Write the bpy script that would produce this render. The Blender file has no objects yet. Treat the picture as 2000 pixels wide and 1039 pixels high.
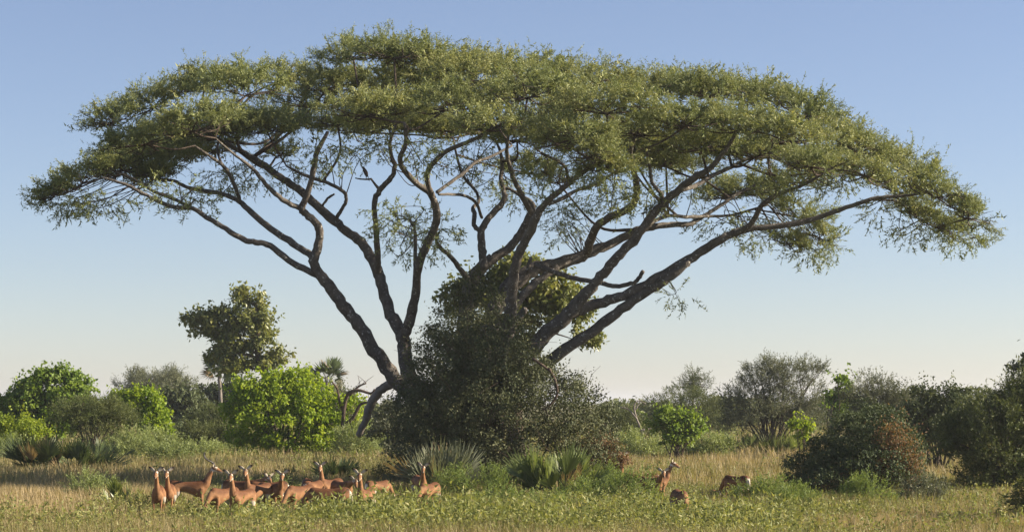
import bpy, math, random
import numpy as np
from mathutils import Vector, Matrix

rad = math.radians
RNG = np.random.default_rng(7)
random.seed(7)
scene = bpy.context.scene
COL = scene.collection

# ------------------------------------------------------------------ camera
F = 4060.0            # focal length in photo pixels (photo 2000 px wide)
HOR = 785.0           # horizon row
CAMH = 3.0            # eye height, standing in a vehicle
cam = bpy.data.cameras.new("camera")
cam.sensor_width = 36.0
cam.lens = 36.0 * F / 2000.0
cam.shift_y = (HOR - 519.5) / 2000.0
cam.clip_start = 0.5
cam.clip_end = 9000.0
camo = bpy.data.objects.new("camera", cam)
camo.location = (0, 0, CAMH)
camo.rotation_euler = (rad(90), 0, 0)
COL.objects.link(camo)
scene.camera = camo

# ------------------------------------------------------------------ sky and sun
SUN_EL, SUN_AZ = 27.0, -2.0           # azimuth: degrees from +X toward the camera side
w = bpy.data.worlds.new("World")
scene.world = w
w.use_nodes = True
nt = w.node_tree
bg = nt.nodes["Background"]
sky = nt.nodes.new("ShaderNodeTexSky")
sky.sky_type = 'NISHITA'
sky.sun_disc = False
sky.sun_elevation = rad(SUN_EL)
sky.sun_rotation = rad(90 + SUN_AZ)
sky.altitude = 900
sky.air_density = 1.0
sky.dust_density = 0.5
sky.ozone_density = 1.6
hsv = nt.nodes.new("ShaderNodeHueSaturation")
hsv.inputs['Saturation'].default_value = 0.88
nt.links.new(sky.outputs[0], hsv.inputs['Color'])
tint = nt.nodes.new("ShaderNodeMix"); tint.data_type = 'RGBA'; tint.blend_type = 'MULTIPLY'; tint.inputs[0].default_value = 1.0
nt.links.new(hsv.outputs[0], tint.inputs[6]); tint.inputs[7].default_value = (0.965, 0.96, 1.09, 1)
nt.links.new(tint.outputs[2], bg.inputs[0])
bg.inputs[1].default_value = 0.0500

sd = bpy.data.lights.new("sun", 'SUN')
sd.energy = 5.0
sd.angle = rad(0.55)
sd.color = (1.0, 0.86, 0.66)
so = bpy.data.objects.new("sun", sd)
sdir = Vector((math.cos(rad(SUN_EL)) * math.cos(rad(SUN_AZ)), -math.cos(rad(SUN_EL)) * math.sin(rad(SUN_AZ)), math.sin(rad(SUN_EL))))
so.rotation_euler = sdir.to_track_quat('Z', 'Y').to_euler()
so.location = sdir * 120
COL.objects.link(so)

scene.view_settings.view_transform = 'Standard'
scene.view_settings.look = 'None'
scene.view_settings.exposure = 1.32
scene.view_settings.gamma = 1.0
scene.render.engine = 'CYCLES'
scene.cycles.max_bounces = 5
scene.cycles.diffuse_bounces = 3
scene.cycles.glossy_bounces = 1
scene.cycles.transmission_bounces = 3
scene.cycles.volume_bounces = 0
scene.cycles.use_denoising = True

# ------------------------------------------------------------------ helpers
def P(px, py, Y):
    return np.array([(px - 1000.0) / F * Y, Y, CAMH + (HOR - py) / F * Y])

def gY(py):
    return F * CAMH / (py - HOR)

def emit(name, V, Fc, mat, parent=None, origin=(0, 0, 0), attr=None, smooth=False, col=None):
    V = np.ascontiguousarray(np.asarray(V, dtype=np.float32) - np.asarray(origin, dtype=np.float32))
    Fc = np.ascontiguousarray(np.asarray(Fc, dtype=np.int32))
    k = Fc.shape[1]
    me = bpy.data.meshes.new(name)
    me.vertices.add(len(V)); me.vertices.foreach_set("co", V.ravel())
    me.loops.add(Fc.size); me.loops.foreach_set("vertex_index", Fc.ravel())
    me.polygons.add(len(Fc))
    me.polygons.foreach_set("loop_start", np.arange(0, Fc.size, k, dtype=np.int32))
    me.polygons.foreach_set("use_smooth", np.full(len(Fc), smooth))
    if attr is not None:
        a = me.attributes.new("rnd", 'FLOAT', 'POINT')
        a.data.foreach_set("value", np.asarray(attr, dtype=np.float32))
    if col is not None:
        a = me.color_attributes.new("coat", 'FLOAT_COLOR', 'POINT')
        c = np.ones((len(V), 4), dtype=np.float32); c[:, :3] = col
        a.data.foreach_set("color", c.ravel())
    me.update(calc_edges=True)
    me.materials.append(mat)
    o = bpy.data.objects.new(name, me)
    COL.objects.link(o)
    if parent is not None:
        o.parent = parent
    return o

def thing(name, label, cat, loc=(0, 0, 0), group=None, rotz=0.0):
    o = bpy.data.objects.new(name, None)
    o.empty_display_size = 0.2
    COL.objects.link(o)
    o.location = [float(v) for v in loc]
    o.rotation_euler = (0, 0, rotz)
    o["label"] = label; o["category"] = cat
    if group: o["group"] = group
    return o

def catmull(pts, n):
    """pts (k,d) -> smooth polyline, n samples per span"""
    p = np.asarray(pts, float)
    p = np.vstack([2 * p[0] - p[1], p, 2 * p[-1] - p[-2]])
    out = []
    for i in range(1, len(p) - 2):
        t = np.linspace(0, 1, n, endpoint=False)[:, None]
        a, b, c, d = p[i - 1], p[i], p[i + 1], p[i + 2]
        out.append(0.5 * (2 * b + (c - a) * t + (2 * a - 5 * b + 4 * c - d) * t ** 2 + (3 * b - a - 3 * c + d) * t ** 3))
    out.append(p[-2][None])
    return np.vstack(out)

class Tubes:
    def __init__(self): self.V = []; self.F = []; self.n = 0
    def add(self, pts, r, sides=6, lump=0.0, cap=True):
        pts = np.asarray(pts, float); m = len(pts)
        r = np.broadcast_to(np.asarray(r, float), (m,))
        t = np.gradient(pts, axis=0); t /= np.linalg.norm(t, axis=1, keepdims=True) + 1e-9
        ref = np.array([0.13, 0.97, 0.2])
        u = np.cross(t, ref); ln = np.linalg.norm(u, axis=1, keepdims=True)
        u = u / (ln + 1e-9); v = np.cross(t, u)
        a = np.arange(sides) * 2 * math.pi / sides
        rr = r[:, None] * (1 + lump * RNG.standard_normal((m, sides))) if lump else np.repeat(r[:, None], sides, 1)
        ring = pts[:, None, :] + rr[:, :, None] * (np.cos(a)[None, :, None] * u[:, None, :] + np.sin(a)[None, :, None] * v[:, None, :])
        base = self.n
        self.V.append(ring.reshape(-1, 3)); self.n += m * sides
        i = np.arange(m - 1)[:, None]; j = np.arange(sides)[None, :]; j2 = (j + 1) % sides
        q = np.stack([base + i * sides + j, base + i * sides + j2, base + (i + 1) * sides + j2, base + (i + 1) * sides + j], -1).reshape(-1, 4)
        self.F.append(q)
        if cap:                       # close both ends with a point (degenerate quads as fans)
            for e, idx in ((0, 0), (1, m - 1)):
                tip = pts[idx] + t[idx] * r[idx] * (0.5 if e else -0.5)
                self.V.append(tip[None]); c = self.n; self.n += 1
                jj = np.arange(0, sides, 2)
                b = base + idx * sides
                for k in jj:
                    a1, a2, a3 = b + k, b + (k + 1) % sides, b + (k + 2) % sides
                    self.F.append(np.array([[c, a1, a2, a3]] if e else [[c, a3, a2, a1]]))
    def emit(self, name, mat, parent=None, origin=(0, 0, 0), smooth=True):
        return emit(name, np.vstack(self.V), np.vstack(self.F), mat, parent, origin, smooth=smooth)

def unit(v): return v / (np.linalg.norm(v, axis=-1, keepdims=True) + 1e-9)

def rand_dirs(n, rng=RNG): return unit(rng.standard_normal((n, 3)))

def leaf_quads(C, A, N, L, W):
    """diamond leaves: C base, A axis, N normal; returns verts, faces"""
    S = unit(np.cross(A, N)); L = np.broadcast_to(L, (len(C),))[:, None]; W = np.broadcast_to(W, (len(C),))[:, None]
    Nn = np.cross(S, A)
    v = np.stack([C, C + A * L * 0.45 + S * W * 0.5 - Nn * W * 0.12, C + A * L, C + A * L * 0.45 - S * W * 0.5 - Nn * W * 0.12], 1)
    f = np.arange(len(C) * 4).reshape(-1, 4)
    return v.reshape(-1, 3), f

def noise2(x, y, s, seed=0):
    """cheap smooth value noise"""
    x = np.asarray(x) / s; y = np.asarray(y) / s
    xi = np.floor(x).astype(np.int64); yi = np.floor(y).astype(np.int64)
    fx = x - xi; fy = y - yi; fx = fx * fx * (3 - 2 * fx); fy = fy * fy * (3 - 2 * fy)
    def h(a, b):
        q = (a * 374761393 + b * 668265263 + seed * 974711) & 0x7fffffff
        q = ((q ^ (q >> 13)) * 1274126177) & 0x7fffffff
        return ((q ^ (q >> 16)) & 0xffff) / 65535.0
    return (h(xi, yi) * (1 - fx) + h(xi + 1, yi) * fx) * (1 - fy) + (h(xi, yi + 1) * (1 - fx) + h(xi + 1, yi + 1) * fx) * fy

# ------------------------------------------------------------------ materials
def nodes_of(m):
    m.use_nodes = True
    n = m.node_tree; n.nodes.clear()
    return n, n.nodes.new("ShaderNodeOutputMaterial")

def leaf_mat(name, c0, c1, c2, trans=0.35, rough=0.55, tboost=1.25, spec=0.25):
    m = bpy.data.materials.new(name); n, out = nodes_of(m)
    at = n.nodes.new("ShaderNodeAttribute"); at.attribute_name = "rnd"
    rp = n.nodes.new("ShaderNodeValToRGB")
    e = rp.color_ramp.elements
    e[0].position = 0.0; e[0].color = (*c0, 1); e[1].position = 1.0; e[1].color = (*c2, 1)
    k = e.new(0.5); k.color = (*c1, 1)
    n.links.new(at.outputs['Fac'], rp.inputs[0])
    p = n.nodes.new("ShaderNodeBsdfPrincipled")
    p.inputs['Roughness'].default_value = rough
    p.inputs['Specular IOR Level'].default_value = spec
    n.links.new(rp.outputs[0], p.inputs['Base Color'])
    t = n.nodes.new("ShaderNodeBsdfTranslucent")
    mul = n.nodes.new("ShaderNodeMix"); mul.data_type = 'RGBA'; mul.blend_type = 'MULTIPLY'
    mul.inputs[0].default_value = 1.0
    n.links.new(rp.outputs[0], mul.inputs[6]); mul.inputs[7].default_value = (tboost * 1.05, tboost, tboost * 0.55, 1)
    n.links.new(mul.outputs[2], t.inputs['Color'])
    mx = n.nodes.new("ShaderNodeMixShader"); mx.inputs[0].default_value = trans
    n.links.new(p.outputs[0], mx.inputs[1]); n.links.new(t.outputs[0], mx.inputs[2])
    n.links.new(mx.outputs[0], out.inputs[0])
    return m

def bark_mat(name, dark, light, lichen, lich_amt=0.62, scale=1.0):
    m = bpy.data.materials.new(name); n, out = nodes_of(m)
    tc = n.nodes.new("ShaderNodeTexCoord")
    n1 = n.nodes.new("ShaderNodeTexNoise"); n1.inputs['Scale'].default_value = 3.5 * scale; n1.inputs['Detail'].default_value = 8; n1.inputs['Roughness'].default_value = 0.65
    n2 = n.nodes.new("ShaderNodeTexNoise"); n2.inputs['Scale'].default_value = 9 * scale; n2.inputs['Detail'].default_value = 6; n2.inputs['Roughness'].default_value = 0.75
    n3 = n.nodes.new("ShaderNodeTexNoise"); n3.inputs['Scale'].default_value = 26 * scale; n3.inputs['Detail'].default_value = 4
    for q in (n1, n2, n3): n.links.new(tc.outputs['Object'], q.inputs['Vector'])
    r1 = n.nodes.new("ShaderNodeValToRGB"); r1.color_ramp.elements[0].color = (*dark, 1); r1.color_ramp.elements[1].color = (*light, 1)
    r1.color_ramp.elements[0].position = 0.32; r1.color_ramp.elements[1].position = 0.70
    n.links.new(n1.outputs[0], r1.inputs[0])
    r2 = n.nodes.new("ShaderNodeValToRGB"); r2.color_ramp.elements[0].position = lich_amt; r2.color_ramp.elements[1].position = lich_amt + 0.06
    r2.color_ramp.elements[0].color = (0, 0, 0, 1); r2.color_ramp.elements[1].color = (1, 1, 1, 1)
    n.links.new(n2.outputs[0], r2.inputs[0])
    mx = n.nodes.new("ShaderNodeMix"); mx.data_type = 'RGBA'
    n.links.new(r2.outputs[0], mx.inputs[0]); n.links.new(r1.outputs[0], mx.inputs[6]); mx.inputs[7].default_value = (*lichen, 1)
    p = n.nodes.new("ShaderNodeBsdfPrincipled"); p.inputs['Roughness'].default_value = 0.92; p.inputs['Specular IOR Level'].default_value = 0.15
    n.links.new(mx.outputs[2], p.inputs['Base Color'])
    bp = n.nodes.new("ShaderNodeBump"); bp.inputs['Strength'].default_value = 0.9; bp.inputs['Distance'].default_value = 0.05
    n.links.new(n3.outputs[0], bp.inputs['Height']); n.links.new(bp.outputs[0], p.inputs['Normal'])
    n.links.new(p.outputs[0], out.inputs[0])
    return m

def coat_mat():
    m = bpy.data.materials.new("impala_coat"); n, out = nodes_of(m)
    at = n.nodes.new("ShaderNodeAttribute"); at.attribute_name = "coat"
    tc = n.nodes.new("ShaderNodeTexCoord")
    nz = n.nodes.new("ShaderNodeTexNoise"); nz.inputs['Scale'].default_value = 11; nz.inputs['Detail'].default_value = 8; nz.inputs['Roughness'].default_value = 0.7
    n.links.new(tc.outputs['Object'], nz.inputs['Vector'])
    mr = n.nodes.new("ShaderNodeMapRange"); mr.inputs[1].default_value = 0.3; mr.inputs[2].default_value = 0.7; mr.inputs[3].default_value = 0.66; mr.inputs[4].default_value = 1.3
    n.links.new(nz.outputs[0], mr.inputs[0])
    mx = n.nodes.new("ShaderNodeMix"); mx.data_type = 'RGBA'; mx.blend_type = 'MULTIPLY'; mx.inputs[0].default_value = 1
    n.links.new(at.outputs['Color'], mx.inputs[6]); n.links.new(mr.outputs[0], mx.inputs[7])
    p = n.nodes.new("ShaderNodeBsdfPrincipled"); p.inputs['Roughness'].default_value = 0.75; p.inputs['Specular IOR Level'].default_value = 0.2
    n.links.new(mx.outputs[2], p.inputs['Base Color']); n.links.new(p.outputs[0], out.inputs[0])
    return m

def plain_mat(name, c, rough=0.6, c2=None, scale=8):
    m = bpy.data.materials.new(name); n, out = nodes_of(m)
    p = n.nodes.new("ShaderNodeBsdfPrincipled"); p.inputs['Roughness'].default_value = rough
    tc = n.nodes.new("ShaderNodeTexCoord"); nz = n.nodes.new("ShaderNodeTexNoise"); nz.inputs['Scale'].default_value = scale; nz.inputs['Detail'].default_value = 6
    n.links.new(tc.outputs['Object'], nz.inputs['Vector'])
    r = n.nodes.new("ShaderNodeValToRGB"); r.color_ramp.elements[0].color = (*c, 1); r.color_ramp.elements[1].color = (*(c2 or c), 1)
    r.color_ramp.elements[0].position = 0.3; r.color_ramp.elements[1].position = 0.7
    n.links.new(nz.outputs[0], r.inputs[0]); n.links.new(r.outputs[0], p.inputs['Base Color']); n.links.new(p.outputs[0], out.inputs[0])
    return m

M = {}
M['acacia'] = leaf_mat("acacia_leaf", (0.130, 0.168, 0.070), (0.215, 0.248, 0.098), (0.34, 0.34, 0.14), 0.24)
M['acacia_bark'] = bark_mat("acacia_bark", (0.072, 0.062, 0.055), (0.165, 0.148, 0.132), (0.45, 0.44, 0.41), 0.58)
M['acacia_twig'] = bark_mat("acacia_twig", (0.060, 0.045, 0.038), (0.125, 0.098, 0.080), (0.22, 0.20, 0.18), 0.72)
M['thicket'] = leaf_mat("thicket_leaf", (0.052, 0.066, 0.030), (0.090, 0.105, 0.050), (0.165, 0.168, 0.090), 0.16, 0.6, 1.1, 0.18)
M['lime'] = leaf_mat("bright_green_leaf", (0.105, 0.175, 0.014), (0.205, 0.295, 0.022), (0.36, 0.43, 0.04), 0.45, 0.5)
M['green'] = leaf_mat("fresh_green_leaf", (0.080, 0.145, 0.022), (0.150, 0.230, 0.035), (0.25, 0.33, 0.06), 0.42, 0.5)
M['yellow'] = leaf_mat("yellow_green_leaf", (0.13, 0.19, 0.015), (0.22, 0.29, 0.022), (0.34, 0.38, 0.04), 0.40, 0.5)
M['olive'] = leaf_mat("olive_leaf", (0.060, 0.080, 0.026), (0.105, 0.130, 0.042), (0.17, 0.19, 0.07), 0.25)
M['broad'] = leaf_mat("broad_tree_leaf", (0.085, 0.110, 0.030), (0.160, 0.185, 0.048), (0.28, 0.28, 0.085), 0.32, 0.4, 1.2, 0.4)
M['grey'] = leaf_mat("grey_green_leaf", (0.095, 0.110, 0.068), (0.145, 0.160, 0.098), (0.20, 0.215, 0.13), 0.22)
M['dark'] = leaf_mat("dark_green_leaf", (0.042, 0.062, 0.026), (0.074, 0.100, 0.042), (0.13, 0.15, 0.07), 0.22, 0.6, 1.1, 0.2)
M['sage'] = leaf_mat("sage_leaf", (0.165, 0.205, 0.075), (0.235, 0.285, 0.11), (0.32, 0.37, 0.15), 0.30)
M['herb'] = leaf_mat("herb_leaf", (0.120, 0.150, 0.040), (0.200, 0.225, 0.066), (0.33, 0.315, 0.13), 0.35)
M['pea'] = leaf_mat("low_shrub_leaf", (0.100, 0.150, 0.045), (0.160, 0.220, 0.062), (0.27, 0.315, 0.09), 0.38)
M['straw'] = leaf_mat("grass_blade", (0.150, 0.165, 0.058), (0.27, 0.225, 0.115), (0.41, 0.32, 0.19), 0.30)
M['dead'] = leaf_mat("dead_leaf", (0.13, 0.075, 0.035), (0.21, 0.125, 0.06), (0.31, 0.20, 0.10), 0.3)
M['palm'] = leaf_mat("fan_palm_leaf", (0.040, 0.062, 0.026), (0.070, 0.100, 0.040), (0.12, 0.15, 0.06), 0.22, 0.5, 1.1, 0.3)
M['palm_dry'] = leaf_mat("dry_palm_leaf", (0.16, 0.115, 0.06), (0.24, 0.18, 0.10), (0.32, 0.25, 0.15), 0.2)
M['palm_lit'] = leaf_mat("lit_palm_leaf", (0.090, 0.130, 0.034), (0.150, 0.195, 0.055), (0.26, 0.28, 0.10), 0.32, 0.4, 1.1, 0.5)  # lighter copy of the fan palm leaf, sunlit look put into its colour
M['stem'] = bark_mat("shrub_stem", (0.065, 0.050, 0.038), (0.14, 0.11, 0.085), (0.26, 0.23, 0.19), 0.68, 2.0)
M['deadwood'] = bark_mat("dead_wood", (0.075, 0.052, 0.042), (0.16, 0.12, 0.10), (0.30, 0.26, 0.23), 0.66, 2.0)
M['greywood'] = bark_mat("grey_wood", (0.16, 0.14, 0.125), (0.28, 0.25, 0.225), (0.42, 0.40, 0.37), 0.62, 1.0)
M['coat'] = coat_mat()
M['horn'] = plain_mat("horn", (0.02, 0.017, 0.015), 0.5, (0.05, 0.042, 0.036), 30)
M['eye'] = plain_mat("eye", (0.006, 0.005, 0.004), 0.12)
M['feather'] = plain_mat("feather", (0.045, 0.036, 0.032), 0.8, (0.12, 0.095, 0.08), 40)
M['beak'] = plain_mat("beak", (0.03, 0.028, 0.025), 0.4)

def ground_mat():
    m = bpy.data.materials.new("savanna_soil"); n, out = nodes_of(m)
    tc = n.nodes.new("ShaderNodeTexCoord")
    a = n.nodes.new("ShaderNodeTexNoise"); a.inputs['Scale'].default_value = 0.12; a.inputs['Detail'].default_value = 8; a.inputs['Roughness'].default_value = 0.7
    b = n.nodes.new("ShaderNodeTexNoise"); b.inputs['Scale'].default_value = 6.0; b.inputs['Detail'].default_value = 8; b.inputs['Roughness'].default_value = 0.7
    for q in (a, b): n.links.new(tc.outputs['Object'], q.inputs['Vector'])
    ra = n.nodes.new("ShaderNodeValToRGB")
    ra.color_ramp.elements[0].position = 0.35; ra.color_ramp.elements[0].color = (0.11, 0.125, 0.045, 1)
    ra.color_ramp.elements[1].position = 0.66; ra.color_ramp.elements[1].color = (0.21, 0.175, 0.095, 1)
    n.links.new(a.outputs[0], ra.inputs[0])
    mr = n.nodes.new("ShaderNodeMapRange"); mr.inputs[1].default_value = 0.3; mr.inputs[2].default_value = 0.7; mr.inputs[3].default_value = 0.55; mr.inputs[4].default_value = 1.3
    n.links.new(b.outputs[0], mr.inputs[0])
    mx = n.nodes.new("ShaderNodeMix"); mx.data_type = 'RGBA'; mx.blend_type = 'MULTIPLY'; mx.inputs[0].default_value = 1
    n.links.new(ra.outputs[0], mx.inputs[6]); n.links.new(mr.outputs[0], mx.inputs[7])
    p = n.nodes.new("ShaderNodeBsdfPrincipled"); p.inputs['Roughness'].default_value = 1.0; p.inputs['Specular IOR Level'].default_value = 0.05
    n.links.new(mx.outputs[2], p.inputs['Base Color'])
    bp = n.nodes.new("ShaderNodeBump"); bp.inputs['Strength'].default_value = 0.7; bp.inputs['Distance'].default_value = 0.12
    n.links.new(b.outputs[0], bp.inputs['Height']); n.links.new(bp.outputs[0], p.inputs['Normal'])
    n.links.new(p.outputs[0], out.inputs[0])
    return m

# ------------------------------------------------------------------ ground
xs = np.unique(np.concatenate([np.linspace(-60, 60, 81), np.linspace(-300, 300, 41), np.array([-5000, -1500, -700, 700, 1500, 5000])]))
ys = np.unique(np.concatenate([np.array([-300, -100, 0, 20]), np.linspace(30, 130, 67), np.linspace(130, 420, 30), np.array([600, 1000, 2000, 4500, 8000])]))
gx, gy = np.meshgrid(xs, ys)
gz = (noise2(gx, gy, 4.0, 3) - 0.5) * 0.10 + (noise2(gx, gy, 1.7, 4) - 0.5) * 0.05
gz[(np.abs(gx) > 200) | (gy > 400)] = 0
nx, ny = len(xs), len(ys)
ii, jj = np.meshgrid(np.arange(ny - 1), np.arange(nx - 1), indexing='ij')
gf = np.stack([ii * nx + jj, ii * nx + jj + 1, (ii + 1) * nx + jj + 1, (ii + 1) * nx + jj], -1).reshape(-1, 4)
g = emit("ground", np.stack([gx, gy, gz], -1).reshape(-1, 3), gf, ground_mat(), smooth=True)
g["kind"] = "structure"

# ------------------------------------------------------------------ foliage builders
def twig_templates(nvar, nleaf, rng, leaf_l=0.095, leaf_w=0.036, nside=3, curve=0.22, stemw=0.011, spread=0.045):
    """unit twigs of length 1 along +Z: triangle soup with a per-vertex tint"""
    out = []
    for k in range(nvar):
        V = []; T = []
        bend = rng.uniform(-curve, curve, 2)
        def pos(t): return np.array([bend[0] * t * t, bend[1] * t * t, t])
        lines = [(lambda t: pos(t), 0.0, 1.0)]
        for s in range(nside):
            t0 = rng.uniform(0.15, 0.7); a = rng.uniform(0, 6.28); ln = rng.uniform(0.3, 0.55)
            d = np.array([math.cos(a) * 0.75, math.sin(a) * 0.75, 0.7])
            lines.append((lambda t, t0=t0, d=d, ln=ln: pos(t0) + d * ln * t, 0.0, ln))
        tot = sum(l[2] for l in lines)
        for fn, _, ln in lines:
            ns = 3 if ln > 0.9 else 2
            tt = np.linspace(0, 1, ns + 1)
            a = rng.uniform(0, 3.14); sidev = np.array([math.cos(a), math.sin(a), 0])
            for i in range(ns):      # tapering ribbon, one triangle per span
                p0, p1 = fn(tt[i]), fn(tt[i + 1])
                wv = sidev * stemw * (1.25 - tt[i])
                V += [p0 - wv, p0 + wv, p1]; T += [-1, -1, -1]
            nl = max(2, int(round(nleaf * ln / tot)))
            for i in range(nl):
                t = (i + rng.uniform(0.2, 0.9)) / nl
                p = fn(min(t, 1.0)) + rng.standard_normal(3) * spread * 0.25
                d = unit(rng.standard_normal(3) * 0.8 + np.array([0, 0, 0.45]))
                s = unit(np.cross(d, rng.standard_normal(3)))
                l = leaf_l * rng.uniform(0.6, 1.35); wd = leaf_w * rng.uniform(0.7, 1.3)
                V += [p - s * wd * 0.5, p + s * wd * 0.5, p + d * l]
                q = rng.uniform(-0.18, 0.18); T += [q, q, q]
        out.append((np.array(V), np.array(T)))
    m = min(len(v) for v, _ in out)
    return [(v[:m], t[:m]) for v, t in out]

def place_twigs(tmpl, C, D, L, tint, rng, leaf_keep=1.0):
    """C base points, D directions, L lengths, tint 0..1 -> verts, tris, attr"""
    n = len(C); which = rng.integers(0, len(tmpl), n)
    VV = []; AA = []
    for k, (tv, tt) in enumerate(tmpl):
        idx = np.nonzero(which == k)[0]
        if len(idx) == 0: continue
        d = unit(D[idx]); r = rand_dirs(len(idx), rng); u = unit(np.cross(d, r)); v = np.cross(d, u)
        R = np.stack([u, v, d], -1) * np.asarray(L)[idx][:, None, None]
        VV.append((np.einsum('nij,mj->nmi', R, tv) + C[idx][:, None, :]).reshape(-1, 3))
        a = np.clip(tint[idx][:, None] + tt[None, :], 0.02, 1.0)
        AA.append(a.reshape(-1))
    V = np.vstack(VV); A = np.concatenate(AA)
    return V, np.arange(len(V)).reshape(-1, 3), A

def blob_surface(n, rng, up=-0.35):
    d = rand_dirs(n * 2, rng); d = d[d[:, 2] > up][:n]
    while len(d) < n:
        e = rand_dirs(n, rng); d = np.vstack([d, e[e[:, 2] > up]])[:n]
    return d

def px_blobs(blobs, Y):
    """(cx,cy,rx,ry[,dy[,rdepth]]) in photo px -> centre, radii in metres"""
    out = []
    for b in blobs:
        y = Y + (b[4] if len(b) > 4 else 0.0)
        s = F / y; rx, rz = b[2] / s, b[3] / s
        out.append((P(b[0], b[1], y), np.array([rx, b[5] if len(b) > 5 else min(rx, 3.0) * 0.9, rz])))
    return out

def make_shrub(name, label, cat, px, Y, blobs, mat, leaf=0.12, n=12000, style='leaf', clump=0.42, stems=7, trunk_r=0.06,
               tint=0.5, group=None, stem_mat='stem', shoots=0.10, aspect=0.55, base_px=None, seed=1, stem_name='stem', fol_name='foliage',
               tmpl=None, twig_l=0.5, low=-0.45, shell=0.30, trunk_path=None, sprigs=2.5, sprig_l=.8):
    rng = np.random.default_rng(seed)
    bl = px_blobs(blobs, Y)
    org = np.array([(px - 1000) / F * Y, Y, 0.0])
    root = thing(name, label, cat, org, group)
    vol = np.array([(r[0] * r[1] * r[2]) ** (2 / 3) for _, r in bl]); share = vol / vol.sum()
    CC = []; OUT = []; clumpc = []; TINT = []
    for (c, r), sh in zip(bl, share):
        k = max(12, int(sh * n))
        nc = max(8, int(4.0 * (r[0] * r[1] + r[0] * r[2] + r[1] * r[2]) / (clump * clump) / 3.0))
        d = blob_surface(nc, rng, low)
        rr = 1.0 - np.abs(rng.normal(0, shell, nc)); rr = np.clip(rr, 0.15, 1.05)
        rr += (rng.random(nc) < shoots) * rng.uniform(0.05, 0.22, nc)
        cc = c + d * rr[:, None] * r
        cc[:, 2] = np.maximum(cc[:, 2], 0.08)
        ct = rng.normal(0, 0.13, nc)
        which = rng.integers(0, nc, k)
        off = rng.standard_normal((k, 3)) * clump * 0.42
        p = cc[which] + off * np.array([1, 1, 0.75])
        p[:, 2] = np.maximum(p[:, 2], 0.03)
        CC.append(p); OUT.append(unit((p - c) / r)); TINT.append(ct[which]); clumpc.append(cc)
    C = np.vstack(CC); O = np.vstack(OUT); k = len(C)
    tn = np.clip(tint + np.concatenate(TINT) + rng.normal(0, 0.12, k), 0.02, 1)
    if style == 'leaf':
        N = unit(O * 0.5 + rand_dirs(k, rng) * 0.8 + np.array([0, 0, 0.35]))
        A = unit(np.cross(N, rand_dirs(k, rng)) + np.array([0, 0, -0.25]))
        L = leaf * rng.uniform(0.6, 1.35, k)
        V, Fc = leaf_quads(C, A, N, L, L * aspect)
        at = np.repeat(tn, 4)
    else:
        D = unit(O * 0.7 + rand_dirs(k, rng) * 0.55 + np.array([0, 0, 0.45]))
        V, Fc, at = place_twigs(tmpl, C - D * twig_l * 0.3, D, twig_l * rng.uniform(0.6, 1.3, k), tn, rng)
    if style == 'leaf' and sprigs > 0:
        SP = []; SA = []
        for (c, r), sh in zip(bl, share):
            ns = int(sprigs * (r[0] * r[2] * 3.1 + r[0] * r[1]))
            d = blob_surface(max(ns, 2), rng, 0.0)
            p0 = c + d * r * 0.92; ax = unit(d * .7 + np.array([0, 0, .75]) + rng.normal(0, .3, d.shape)); ln = rng.uniform(.35, 1.0, len(d)) * sprig_l
            nl = 9; t = np.linspace(.05, 1, nl)[None, :, None]
            pts = p0[:, None, :] + ax[:, None, :] * ln[:, None, None] * t + rng.normal(0, leaf * .22, (len(d), nl, 3))
            SP.append(pts.reshape(-1, 3)); SA.append(np.repeat(np.clip(tint + .12 + rng.normal(0, .12, len(d)), 0, 1), nl))
        C2 = np.vstack(SP); k2 = len(C2); N2 = unit(rand_dirs(k2, rng) + np.array([0, 0, .3])); A2 = unit(np.cross(N2, rand_dirs(k2, rng)) + np.array([0, 0, -.2])); L2 = leaf * rng.uniform(.6, 1.2, k2)
        V2, F2 = leaf_quads(C2, A2, N2, L2, L2 * aspect)
        Fc = np.vstack([Fc, F2 + len(V)]); V = np.vstack([V, V2]); at = np.concatenate([at, np.repeat(np.concatenate(SA), 4)])
    V[:, 2] = np.maximum(V[:, 2], 0.01)
    fo = emit(fol_name, V, Fc, M[mat] if isinstance(mat, str) else mat, root, org, attr=at)
    fo["kind"] = "stuff"
    # stems
    tb = Tubes(); allc = np.vstack(clumpc)
    base = org.copy()
    if trunk_path is not None:
        tp = np.array([P(a, b, Y + dd) for a, b, _, dd in trunk_path]); tw = np.array([q[2] / 2 / F * Y for q in trunk_path])
        pr = catmull(np.hstack([tp, tw[:, None]]), 5)
        tb.add(pr[:, :3], pr[:, 3], 7, 0.05)
        starts = pr[len(pr) // 3:]
    for s in range(stems):
        e = allc[rng.integers(0, len(allc))]
        if trunk_path is not None:
            q = starts[np.argmin(np.linalg.norm(starts[:, :3] - e, axis=1) + (starts[:, 2] > e[2]) * 3)]
            b0 = q[:3]; r0 = min(q[3] * 0.7, trunk_r)
        else:
            b0 = base + np.array([rng.normal(0, 0.25), rng.normal(0, 0.25), -0.08]); r0 = trunk_r
        mid = (b0 + e) / 2 + rng.normal(0, 0.12, 3) * np.linalg.norm(e - b0) * 0.6 + np.array([0, 0, 0.08 * np.linalg.norm(e - b0)])
        pts = catmull([b0, mid, e], 6); rr = np.linspace(r0, 0.012, len(pts))
        tb.add(pts, rr, 5, 0.05)
        for q in range(3):
            i = rng.integers(len(pts) // 2, len(pts)); e2 = allc[rng.integers(0, len(allc))]
            if np.linalg.norm(e2 - pts[i]) < 0.55 * np.linalg.norm(e - b0) + 0.6:
                pp = catmull([pts[i], (pts[i] + e2) / 2 + rng.normal(0, 0.08, 3), e2], 4)
                tb.add(pp, np.linspace(rr[i] * 0.6, 0.006, len(pp)), 4, 0, cap=False)
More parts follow.
